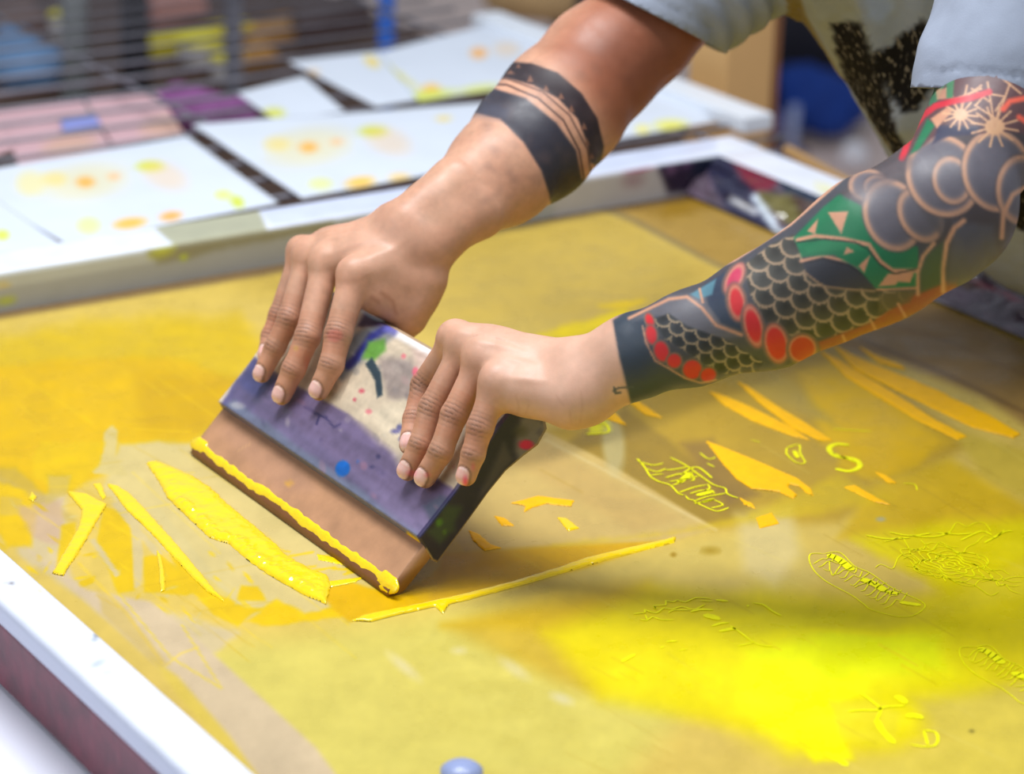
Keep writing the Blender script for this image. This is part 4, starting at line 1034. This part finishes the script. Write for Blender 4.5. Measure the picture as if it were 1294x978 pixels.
# soft tendons on the backs of the hands
for c0, m0 in list(zip(cR, mR)) + list(zip(cL, mL)):
    ab = m0 - c0; t = np.clip(((V - c0) @ ab) / (ab @ ab), 0, 1); q = V - (c0 + t[:, None] * ab); dist2 = q - (q @ FN)[:, None] * FN * .0
    lat = np.cross(ab / np.linalg.norm(ab), N); dl = np.abs(np.einsum('ij,ij->i', q, np.cross(ab / np.linalg.norm(ab), FN * .6 + TOC * .4)[None].repeat(len(V), 0)))
    s = (np.linalg.norm(q, axis=1) < .026) & (t > .25) & (t < .98)
    V[s] += N[s] * (.0007 * np.exp(-(dl[s] / .0028) ** 2) * np.sin(np.pi * (t[s] - .25) / .73))[:, None]
me = quick_mesh('body', V, Q); set_col(me, P.out())
M_skin = mat('skin', attr=True, rough=0.46, noise=0.05, nscale=90, bump=0.25, bscale=700, sss=0.10, spec=0.45, bdist=0.0004, rough_var=.05)
per = thing('person', 'person in a grey t-shirt leaning over the frame, holding the squeegee with both tattooed arms', 'person', (2.16, 1.76, -.85))
body = link('body', me, M_skin, per)

# ---- shirt
SH = Body()
for a, b, ra, rb in ((R_(925, -95, 2.50), R_(1140, -150, 2.40), .072, .088), (R_(1140, -150, 2.40), R_(1300, -175, 2.14), .088, .070), (R_(1125, -105, 2.44), R_(1262, 92, 2.50), .118, .118),
                     (R_(1262, 92, 2.50), R_(1360, 205, 2.60), .118, .128), (R_(1140, -110, 2.5), np.array([2.08, 1.76, .12]), .11, .135), (R_(1360, 205, 2.60), np.array([2.08, 1.76, .12]), .128, .135)):
    SH.cone('t', a, b, ra, rb)
SH.cone('sr', R_(925, -95, 2.50), R_(835, 5, 2.47), .064, .0650); SH.cone('sr', R_(960, -75, 2.48), R_(925, -25, 2.45), .052, .050); SH.cone('sr', R_(835, 5, 2.47), R_(770, 70, 2.45), .0650, .065)
SH.cone('sl', R_(1302, -175, 2.12), R_(1286, 0, 2.08), .066, .0545); SH.cone('sl', R_(1286, 0, 2.08), R_(1266, 92, 2.06), .0545, .0515); SH.cone('sl', R_(1266, 92, 2.06), R_(1246, 165, 2.05), .0515, .0515)
SH.prep({'t': .04, 'sr': .03, 'sl': .03}, lambda o, n: None if not o else (lambda l: l[0] if len(l) == 1 else (smin(l[0], l[1], .02) if len(l) == 2 else smin(smin(l[0], l[1], .02), l[2], .02)))(list(o.values())))
V, Q = surface_nets(SH, .0045, B=16)
N = vnormals(V, Q); px = proj(V)
f1 = sdline(px, [(1070, -60), (1088, 0), (1115, 90), (1148, 190), (1180, 260)])
sgn = np.interp(px[:, 1], [-60, 0, 90, 190, 260], [1070, 1088, 1115, 1148, 1180]) - px[:, 0]
front = (px[:, 0] < 1230) & (px[:, 0] > 1000) & ((V - chest) @ TOC > 0)
dsp = np.where(sgn < 0, np.exp(-(f1 / 26) ** 2), np.exp(-(f1 / 5) ** 2)) * .014 * front
f2 = sdline(px, [(1010, -40), (1040, 20), (1070, 110), (1130, 195)]); dsp += .006 * np.exp(-(f2 / 14) ** 2) * front
f3 = sdline(px, [(1165, 0), (1170, 60), (1150, 150)]); dsp += .008 * np.exp(-(f3 / 16) ** 2) * front
dS0 = np.min([SH.dcone(V, c) for c in SH.g['sl'] + SH.g['sr']], 0) - np.min([SH.dcone(V, c) for c in SH.g['t']], 0)
dsp += (.0045 * fbm(V * (1, 1, .6), 22, 3, 3) + .0012 * fbm(V, 90, 3, 2)) * np.where(dS0 < 0, .35, 1.0)
ax3 = R_(845, -5, 2.47) - R_(925, -95, 2.50); ax3 /= np.linalg.norm(ax3); dsp += np.where((px[:, 0] < 1010) & (px[:, 1] > -60), .0028 * np.sin((V @ ax3) * 2 * np.pi / .020 + 1.5 * fbm(V, 12, 3)) * np.clip((px[:, 0] - 860) / 60, 0, 1), 0)
hem = np.exp(-(sdline(px, [(1174, 92), (1215, 86), (1300, 98)]) / 2.0) ** 2) * (px[:, 0] > 1165); dsp -= .0018 * hem
hem = np.exp(-(sdline(px, [(800, -14), (900, 36)]) / 2.0) ** 2); dsp -= .0016 * hem
V = V + N * dsp[:, None]
me = quick_mesh('shirt', V, Q)
px = proj(V); P = Paint(px, (150, 158, 174)); fr = ((V - chest) @ TOC > -.02).astype(float)
dS = np.min([SH.dcone(V, c) for c in SH.g['sl'] + SH.g['sr']], 0); dT = np.min([SH.dcone(V, c) for c in SH.g['t']], 0); fr *= (dS > dT)
P.mask = fr
P.poly([(960, -40), (1000, -40), (1020, 20), (1060, 90), (1100, 150), (1142, 212), (1110, 220), (1040, 130), (980, 20)], (128, 112, 66), 3)  # back panel in shadow, its shade painted as an olive strip
P.poly([(1000, -40), (1070, -40), (1090, 30), (1120, 130), (1140, 200), (1100, 145), (1060, 90), (1020, 20)], (150, 152, 138), 5)
P.poly([(1086, -30), (1120, -40), (1130, 10), (1112, 30), (1098, 22)], (160, 176, 214), 6, .9)
ink_ = [[(1048, 30), (1084, 27), (1100, 60), (1118, 110), (1128, 150), (1142, 190), (1132, 196), (1108, 160), (1075, 115), (1058, 70)],
        [(1104, 68), (1124, 58), (1165, 26), (1190, 44), (1200, 70), (1182, 108), (1160, 140), (1142, 142), (1122, 118), (1110, 90)],
        [(1262, 215), (1300, 205), (1310, 280), (1285, 302), (1262, 292), (1250, 262)]]
for q in ink_: P.poly(q, (20, 17, 18), 3, rough=6, freq=.12)
P.line([(1080, 120), (1105, 128), (1130, 140)], 2.5, (40, 34, 32), 1.5, .8, 3); P.line([(1100, 145), (1130, 165)], 2.5, (40, 34, 32), 1.5, .7, 3)
P.line([(1254, 300), (1275, 312), (1300, 328)], 7, (150, 146, 128), 3)
P.poly([(1230, 310), (1300, 335), (1330, 420), (1200, 400)], (40, 34, 38), 4)
P.mask = None
set_col(me, P.out())
M_shirt = bpy.data.materials.new('cotton_jersey'); M_shirt = mat('cotton_jersey', attr=True, rough=0.85, noise=0.06, nscale=60, bump=0.35, bscale=900, spec=0.2, bdist=.0006)
# broken brush strokes inside the dark print
nt = M_shirt.node_tree; b = nt.nodes['Principled BSDF']; tc = [n for n in nt.nodes if n.type == 'TEX_COORD'][0]
mp = nt.nodes.new('ShaderNodeMapping'); mp.inputs['Rotation'].default_value = (.5, .3, .9); mp.inputs['Scale'].default_value = (1, 2.6, 1)
ns = nt.nodes.new('ShaderNodeTexNoise'); ns.inputs['Scale'].default_value = 130; ns.inputs['Detail'].default_value = 3
nt.links.new(tc.outputs['Object'], mp.inputs['Vector']); nt.links.new(mp.outputs['Vector'], ns.inputs['Vector'])
rr = nt.nodes.new('ShaderNodeMapRange'); rr.inputs['From Min'].default_value = .57; rr.inputs['From Max'].default_value = .68; nt.links.new(ns.outputs['Fac'], rr.inputs['Value'])
lt = nt.nodes.new('ShaderNodeMix'); lt.data_type = 'RGBA'; lt.blend_type = 'LIGHTEN'
src = b.inputs['Base Color'].links[0].from_socket
nt.links.new(rr.outputs['Result'], lt.inputs['Factor']); nt.links.new(src, lt.inputs[6]); lt.inputs[7].default_value = (*lin((124, 116, 104)), 1)
nt.links.new(lt.outputs[2], b.inputs['Base Color'])
bm = bmesh.new(); bm.from_mesh(me)
def cut(co, no, test):
    g = [v for v in bm.verts if test(v.co)]
    es = {e for v in g for e in v.link_edges}; fs = {f for v in g for f in v.link_faces}
    bmesh.ops.bisect_plane(bm, geom=g + list(es) + list(fs), plane_co=co, plane_no=no, clear_outer=True)
hl = R_(1236, 112, 2.03); dl = RW @ np.array((-.03, 1, .10)); dl /= np.linalg.norm(dl)
cut(Vector(hl), Vector(dl), lambda c: (Vector(hl) - c).length < .14)
hr = R_(840, 27, 2.43); dr = RW @ np.array((-.46, .89, .12)); dr /= np.linalg.norm(dr)
cut(Vector(hr), Vector(dr), lambda c: (Vector(hr) - c).length < .125)
cut(Vector((2.08, 1.76, .06)), Vector((.45, 0, -.89)), lambda c: c.z < .2 and c.x > 1.8)
bm.to_mesh(me); bm.free()
shirt = link('t_shirt', me, M_shirt, per)
sm = shirt.modifiers.new('thickness', 'SOLIDIFY'); sm.thickness = .0022; sm.offset = -1
# ---- hair
HR = Body(); HR.cone('h', HC + hu * .045 - fd * .025, HC + hu * .038 + fd * .008, .0835, .0795); HR.cone('h', HC - fd * .045, HC + hu * .03 - fd * .04, .066, .078)
HR.prep({'h': .02}, lambda o, n: o.get('h')); V, Q = surface_nets(HR, .005, B=12); V += vnormals(V, Q) * (.003 * fbm(V, 60, 3, 2))[:, None]
link('hair', quick_mesh('hair', V, Q), mat('black_hair', (22, 18, 18), rough=.5, noise=.3, nscale=120, bump=.5, bscale=400), per)
# ---- trousers
TR = Body(); hipL, hipR = np.array([2.13, 1.62, .02]), np.array([2.15, 1.84, .02])
TR.cone('p', hipL, hipR, .105, .105); TR.cone('p', np.array([2.10, 1.73, .12]), np.array([2.14, 1.73, .0]), .11, .12)
for hp, kn, an in ((hipL, (2.10, 1.58, -.38), (2.20, 1.56, -.80)), (hipR, (2.12, 1.92, -.38), (2.24, 1.94, -.80))):
    TR.cone('p', hp, np.array(kn), .098, .075); TR.cone('p', np.array(kn), np.array(an), .075, .058)
TR.prep({'p': .05}, lambda o, n: o.get('p'))
V, Q = surface_nets(TR, .012, B=12); V += vnormals(V, Q) * (.006 * fbm(V, 14, 3, 2))[:, None]
link('trousers', quick_mesh('trousers', V, Q), mat('dark_trousers', (36, 32, 40), rough=.85, noise=.2, nscale=30), per)
for y_ in (1.56, 1.94):
    x_ = 2.20 if y_ < 1.7 else 2.24
    bm = bmesh.new(); bmesh.ops.create_uvsphere(bm, u_segments=16, v_segments=10, radius=1, matrix=Matrix.Translation((x_ - .08, y_, -.805)) @ Matrix.Diagonal((.14, .05, .045, 1)))
    bm_obj('shoe', bm, mat('black_shoe', (24, 24, 26), rough=.5, noise=.1), per, True)

# ------------------------------------------------------------------ drying rack with printed sheets behind the frame
ZR = .004
rack = thing('drying_rack', 'wire drying rack behind the screen frame, holding the printed sheets', 'rack', (1.6, 3.1, -.85))
RX0, RX1, RY0, RY1 = .95, 2.10, 2.47, 3.95
for k in range(31):
    y_ = RY0 + .02 + k * .070
    if y_ > RY1: break
    tube('wire', [(RX0, y_, ZR), ((RX0 + RX1) / 2, y_ + .002, ZR - .002), (RX1, y_, ZR)], .0030, M_wire, rack, seg=6)
for k in range(3):
    x_ = RX0 + .03 + k * .52
    tube('cross_wire', [(x_, RY0, ZR - .007), (x_, RY1, ZR - .007)], .0026, M_wire, rack, seg=6)
M_white = mat('white_enamel', (232, 238, 246), rough=.4, noise=.03, nscale=12)
box('edge_bar', (2.065, 2.53, .000), (2.112, 3.16, .022), M_white, rack, .003)['label'] = 'white edge bar'
box('side_rail', (RX0 - .02, RY0, -.02), (RX0, RY1, .012), M_wire, rack, .003)
for x_, y_ in ((RX0, RY0 + .02), (RX1 - .01, RY1 - .02), (2.07, RY0 + .02)):
    box('leg', (x_ - .012, y_ - .012, -.85), (x_ + .012, y_ + .012, -.012), M_wire, rack, .002)

def sheet(corners, blobs, label, z=.011, base=(214, 222, 234), name='printed_sheet', group='printed paper sheets on the drying rack', thick=.0012, cat='paper'):
    """corners in order: near-left, near-right, far-right, far-left"""
    W4 = np.array([at_z(a, b, z) for a, b in corners]); n = 44
    u = np.linspace(0, 1, n); U, Vv = np.meshgrid(u, u, indexing='ij'); U = U[..., None]; Vv = Vv[..., None]
    Gt = (1 - U) * (1 - Vv) * W4[0] + U * (1 - Vv) * W4[1] + U * Vv * W4[2] + (1 - U) * Vv * W4[3]
    Gt[:, :, 2] += (.0012 * fbm(Gt.reshape(-1, 3), 9, 3, 2)).reshape(n, n)
    o = grid_surf(name, Gt, M_paper); v = verts_of(o.data); p = Paint(proj(v), base)
    for (x, y, a, b, r, c, al) in blobs: p.ell(x, y, a * 1.15, b * 1.15, r, np.clip(np.array(c) * (1.0, .96, .78), 0, 255), min(a, b) * .45, min(1, al * 1.15))
    p.c *= (1 + .02 * fbm(v, 20, 2))[:, None]
    set_col(o.data, p.out())
    md = o.modifiers.new('thickness', 'SOLIDIFY'); md.thickness = thick; md.offset = -1
    return tag(o, label, cat, group)
OR = (240, 170, 90); LG = (206, 226, 80); PK = (240, 210, 200); YL = (240, 222, 140)
def motif(x, y, s=1.0):
    return [(x, y, 10 * s, 6 * s, 0, OR, .9), (x, y, 48 * s, 20 * s, -8, YL, .28), (x + 36 * s, y - 7 * s, 7 * s, 4 * s, 0, (240, 196, 170), .7), (x - 40 * s, y - 4 * s, 14 * s, 8 * s, 0, YL, .5),
            (x + 82 * s, y - 20 * s, 15 * s, 6 * s, 0, LG, .9), (x + 100 * s, y - 8 * s, 26 * s, 14 * s, 20, PK, .4)]
sheet([(85, 308), (352, 256), (236, 172), (-62, 222)], motif(108, 230) + [(300, 255, 8, 6, 30, LG, 1), (282, 246, 10, 6, 0, (220, 232, 150), .7), (164, 282, 18, 6, -8, (240, 196, 110), .9), (216, 273, 12, 5, -8, (242, 180, 110), .9), (112, 285, 14, 10, 0, (220, 236, 170), .6), (38, 232, 16, 14, 0, (236, 232, 190), .6)],
      'white printed sheet nearest the left, with orange and green marks')
sheet([(-120, 344), (78, 308), (-10, 248), (-240, 290)], [(3, 297, 8, 6, 0, (214, 232, 120), .9)], 'white sheet cut off by the left edge of the photo behind the frame')
sheet([(382, 250), (690, 192), (640, 128), (242, 157)], motif(390, 186) + [(455, 230, 16, 6, -8, (244, 206, 120), .9), (405, 232, 14, 7, 0, (226, 238, 190), .7), (505, 224, 12, 5, 0, (244, 214, 160), .7), (560, 150, 8, 3, 0, YL, .8)],
      'white printed sheet in the middle, partly behind the bare forearm')
sheet([(348, 152), (436, 140), (384, 97), (300, 117)], [(346, 143, 12, 6, 0, (214, 226, 120), .8)], 'small white sheet overlapped between two larger prints', z=.009)
sheet([(476, 134), (540, 124), (484, 64), (364, 77)], [(470, 78, 9, 5, 30, YL, .8), (395, 92, 8, 5, 0, PK, .5)], 'white sheet at the back left of the rack', z=.010)
sheet([(530, 128), (760, 92), (650, 22), (478, 66)], [(605, 67, 9, 6, 0, (244, 190, 140), .9), (545, 113, 10, 6, 0, (246, 206, 120), .9), (530, 122, 40, 5, -8, (214, 232, 110), .8), (605, 112, 22, 4, -8, (220, 236, 140), .7), (500, 92, 34, 3, 35, (222, 224, 150), .7), (640, 62, 14, 8, 0, PK, .4)],
      'white sheet at the back of the rack beside the white edge bar', z=.012)
sheet([(700, 190), (905, 152), (838, 106), (650, 140)], [(848, 158, 18, 6, 0, (232, 238, 130), .8), (812, 163, 8, 5, 0, (238, 240, 170), .8), (795, 140, 10, 5, 0, PK, .4)], 'white sheet seen between the bare forearm and the frame corner', z=.010)

# ------------------------------------------------------------------ lower shelf and things under and behind the rack
ZS = -.34
shelf = thing('storage_shelf', 'low brown shelf seen through the wires of the rack', 'shelf', (1.8, 3.9, -.85))
M_sh = mat('brown_shelf_board', (92, 66, 50), rough=.7, noise=.4, nscale=9, stretch=(.4, 2, 1))
for k in range(5):
    box('plank', (1.05, 3.0 + k * .42, ZS - .02), (2.75, 3.0 + k * .42 + .41, ZS), M_sh, shelf, .003)
for x_, y_ in ((1.09, 3.04), (2.71, 3.04), (1.09, 5.04), (2.71, 5.04)): box('leg', (x_ - .03, y_ - .03, -.85), (x_ + .03, y_ + .03, ZS - .02), M_sh, shelf)
ground = [(-110, 235, 25, 185, -2, 135, -130, 160), (28, 224, 150, 200, 105, 128, 0, 140), (152, 198, 240, 180, 200, 118, 108, 126)]
for k, (a, b, c, d, e_, f_, g_, h_) in enumerate(ground):
    sheet([(a, b), (c, d), (e_, f_), (g_, h_)], [(a + 60, b - 40, 30, 12, -10, (226, 190, 196), .6)], ('pink paper sheet at the left edge under the wires', 'pink paper sheet under the wires beside the blue tag', 'pink paper sheet under the wires next to the purple rag')[k],
          z=-.035, base=(226, 184, 190), name='pink_sheet', group='pink sheets under the rack wires')
sheet([(80, 165), (128, 157), (118, 142), (76, 150)], [], 'small blue violet tag lying on the pink sheets', z=-.028, base=(150, 160, 226), name='paper_tag', group=None, cat='tag')
def lump(name, label, cat, pts, col, n=.012, h=.012, group=None, k=.03, rough=.8):
    L = Body()
    for (a, b, ra, rb) in pts: L.cone('a', a, b, ra, rb)
    L.prep({'a': k}, lambda o, n_: o.get('a'))
    v, q = surface_nets(L, h, B=10); v = v + vnormals(v, q) * (n * fbm(v, 16, 5, 3))[:, None]
    o = link(name, quick_mesh(name, v, q), mat(name + '_cloth', col, rough=rough, noise=.25, nscale=14))
    return tag(o, label, cat, group)
A = lambda x, y, z=ZS: at_z(x, y, z)
up = lambda p, dz: np.array(p) + (0, 0, dz)
lump('rag', 'purple rag bunched under the wires beside the nearest white sheets', 'rag', [(at_z(215, 140, -.06), at_z(300, 146, -.06), .030, .026), (at_z(225, 125, -.06), at_z(262, 150, -.06), .028, .02)], (142, 84, 142), .01, .007)
lump('rag', 'light blue rag left of the pale post behind the wires', 'rag', [(up(A(20, 108), .04), up(A(66, 112), .04), .045, .035), (up(A(10, 90), .04), up(A(40, 100), .04), .04, .04)], (120, 160, 206), .012, .009)
def post(name, px, py, w, z0, z1, col, label, zb=ZS, round_=True, rough=.5, cap=None):
    b = at_z(px, py, zb); t = thing(name, label, 'post', (b[0], b[1], z0))
    M1 = mat(name + '_paint', col, rough=rough, noise=.12, nscale=10)
    if round_:
        tube('shaft', [(b[0], b[1], z0), (b[0], b[1], z1)], w, M1, t, seg=20)
        tube('foot', [(b[0], b[1], z0), (b[0], b[1], z0 + .012)], [w * 1.5, w * 1.4], M1, t, seg=20)
    else:
        box('shaft', (b[0] - w, b[1] - w, z0), (b[0] + w, b[1] + w, z1), M1, t, .004); box('foot', (b[0] - w * 1.3, b[1] - w * 1.3, z0), (b[0] + w * 1.3, b[1] + w * 1.3, z0 + .012), M1, t, .003)
    return t
post('shelf_post', 172, 118, .020, ZS, .35, (18, 16, 20), 'black square post behind the rack wires', round_=False)
post('stand_post', 97, 140, .024, ZS, .35, (176, 186, 186), 'pale grey round post left of the black post')
post('upright_post', 487, 120, .0135, -.85, .40, (20, 104, 214), 'bright blue round post beyond the white sheets', zb=-.20)
def tub(px, py, r, h_, col, label):
    b = A(px, py); t = thing('ink_tub', label, 'tub', tuple(b), 'yellow ink tubs on the shelf')
    tube('tub_body', [b, up(b, h_)], [r * .9, r], mat('tub_plastic', (206, 200, 196), rough=.4, noise=.1), t, seg=24)
    tube('lid', [up(b, h_), up(b, h_ + .01), up(b, h_ + .012)], [r * 1.06, r * 1.06, r * .9], mat('yellow_lid', (255, 240, 0), rough=.5, noise=.04), t, seg=24)
tub(252, 84, .040, .045, 0, 'larger yellow lidded tub just below the yellow board on the shelf'); tub(286, 104, .030, .045, 0, 'smaller yellow lidded tub nearest the small white sheet'); tub(76, 56, .018, .05, 0, 'little yellow lidded tub left of the pale post')
q = [A(188, 70), A(312, 44)]; d = q[1] - q[0]; d /= np.linalg.norm(d); s = np.array([-d[1], d[0], 0]) * .022
def slab(name, P4, t, col, label, cat, z0, group=None, rough=.5):
    bm = bmesh.new(); lo_ = [bm.verts.new((p_[0], p_[1], z0)) for p_ in P4]; hi_ = [bm.verts.new((p_[0], p_[1], z0 + t)) for p_ in P4]
    bm.faces.new(hi_); bm.faces.new(lo_[::-1])
    for i in range(len(P4)): j = (i + 1) % len(P4); bm.faces.new((lo_[i], lo_[j], hi_[j], hi_[i]))
    bmesh.ops.recalc_face_normals(bm, faces=bm.faces[:]); bmesh.ops.bevel(bm, geom=bm.edges[:], offset=min(t * .3, .004), segments=2, affect='EDGES')
    return tag(bm_obj(name, bm, mat(name + '_face', col, rough=rough, noise=.15, nscale=12)), label, cat, group)
slab('yellow_board', [q[0] - s, q[1] - s, q[1] + s, q[0] + s], .03, (250, 232, 0), 'long bright yellow board lying on the shelf behind the wires', 'board', ZS)
slab('ink_tray', [A(300, 92), A(352, 80), A(332, 60), A(284, 74)], .02, (196, 136, 30), 'amber tray in front of the longer amber tray on the shelf', 'tray', ZS, 'amber trays on the shelf')
slab('ink_tray', [A(318, 66), A(430, 40), A(412, 18), A(300, 42)], .02, (186, 130, 40), 'longer amber tray further back on the shelf', 'tray', ZS, 'amber trays on the shelf')
slab('card_box', [A(196, 34), A(262, 20), A(240, 2), A(180, 16)], .05, (232, 166, 150), 'salmon pink box at the top behind the yellow board', 'box', ZS)
slab('card_box', [A(2, 60), A(62, 48), A(40, 22), A(-20, 34)], .04, (128, 92, 74), 'brown box at the far top left behind the wires', 'box', ZS)
slab('card_box', [A(378, 62), A(470, 42), A(455, 22), A(366, 40)], .05, (74, 44, 34), 'dark brown box left of the blue post', 'box', ZS)
# ---- right hand background, standing on the floor or the rack side
b = at_z(898, 132, -.0)
tp = thing('wooden_post', 'pale wooden post standing behind the white rack edge', 'post', (b[0] + .09, b[1] + .07, -.85))
box('post_body', (b[0] + .05, b[1] + .035, -.85), (b[0] + .13, b[1] + .115, .55), M_pine, tp, .004)
box('side_board', (b[0] + .131, b[1] + .05, -.85), (b[0] + .155, b[1] + .10, .55), mat('brown_board', (150, 100, 60), rough=.6, noise=.3, nscale=8, stretch=(1, 1, .2)), tp, .002)
G_ = lambda x, y, dz=0: up(at_z(x, y, -.85), dz)
lump('duffel_bag', 'dark navy bag on the floor between sleeve and shirt', 'bag', [(G_(945, 158, .10), G_(1060, 158, .10), .09, .09), (G_(945, 156, .22), G_(1050, 156, .24), .085, .085), (G_(935, 156, .16), G_(940, 156, .10), .07, .07)], (12, 12, 30), .015, .02, k=.08)
lump('cloth', 'blue cloth in front of the dark navy bag', 'cloth', [(G_(1012, 182, .14), G_(1070, 184, .11), .058, .060), (G_(1010, 184, .08), G_(1040, 184, .07), .045, .05)], (8, 60, 150), .032, .012, k=.04)
lump('cloth', 'lavender grey cloth left of the blue cloth on the floor', 'cloth', [(G_(928, 186, .06), G_(968, 186, .055), .055, .045)], (128, 124, 166), .012, .014, k=.04)
b = G_(1000, 200)
t = thing('stand', 'pale blue stand leg in front of the blue cloth', 'stand', tuple(b)); MM = mat('pale_blue_metal', (164, 176, 214), rough=.4, noise=.1)
tube('leg', [b, up(b, .13)], .012, MM, t, 14); tube('foot', [b, up(b, .015)], [.035, .028], MM, t, 16)
slab('floor_mat', [G_(930, 204), G_(1022, 200), G_(1012, 190), G_(930, 194)], .01, (112, 48, 42), 'dark red mat on the floor beyond the rail', 'mat', -.85)
b = G_(1078, 216); lump('paper_ball', 'crumpled white paper ball on the pinkish floor', 'paper', [(up(b, .035), up(b, .045), .035, .03)], (236, 234, 240), .012, .008)
lump('cardboard_roll', 'tan roll leaning beyond the top of the rack', 'roll', [(at_z(640, -8, -.34), at_z(700, -2, -.34), .05, .05)], (206, 170, 120), .006, .012)
lump('jacket', 'dark navy jacket above the bare upper arm', 'jacket', [(at_z(728, -12, -.34), at_z(800, -10, -.34), .09, .09)], (26, 24, 60), .02, .015)
slab('table_edge_strip', [at_z(988, 186, -.0), at_z(1096, 246, -.0), at_z(1104, 240, -.0), at_z(994, 180, -.0)], .01, (190, 150, 96), 'thin tan wooden strip along the outside of the right rail', 'strip', -.01)
# small knob at the bottom edge of the screen
b = at_z(583, 992, .001)
t = thing('knob', 'small blue grey knob at the bottom edge of the photo', 'knob', tuple(b)); MK = mat('blue_grey_plastic', (150, 164, 206), rough=.3, noise=.1)
tube('knob_base', [b, up(b, .004)], [.010, .009], MK, t, 24)
tube('knob_cap', [up(b, .004), up(b, .007), up(b, .012), up(b, .0155), up(b, .017)], [.009, .0145, .0145, .010, .004], MK, t, 24)
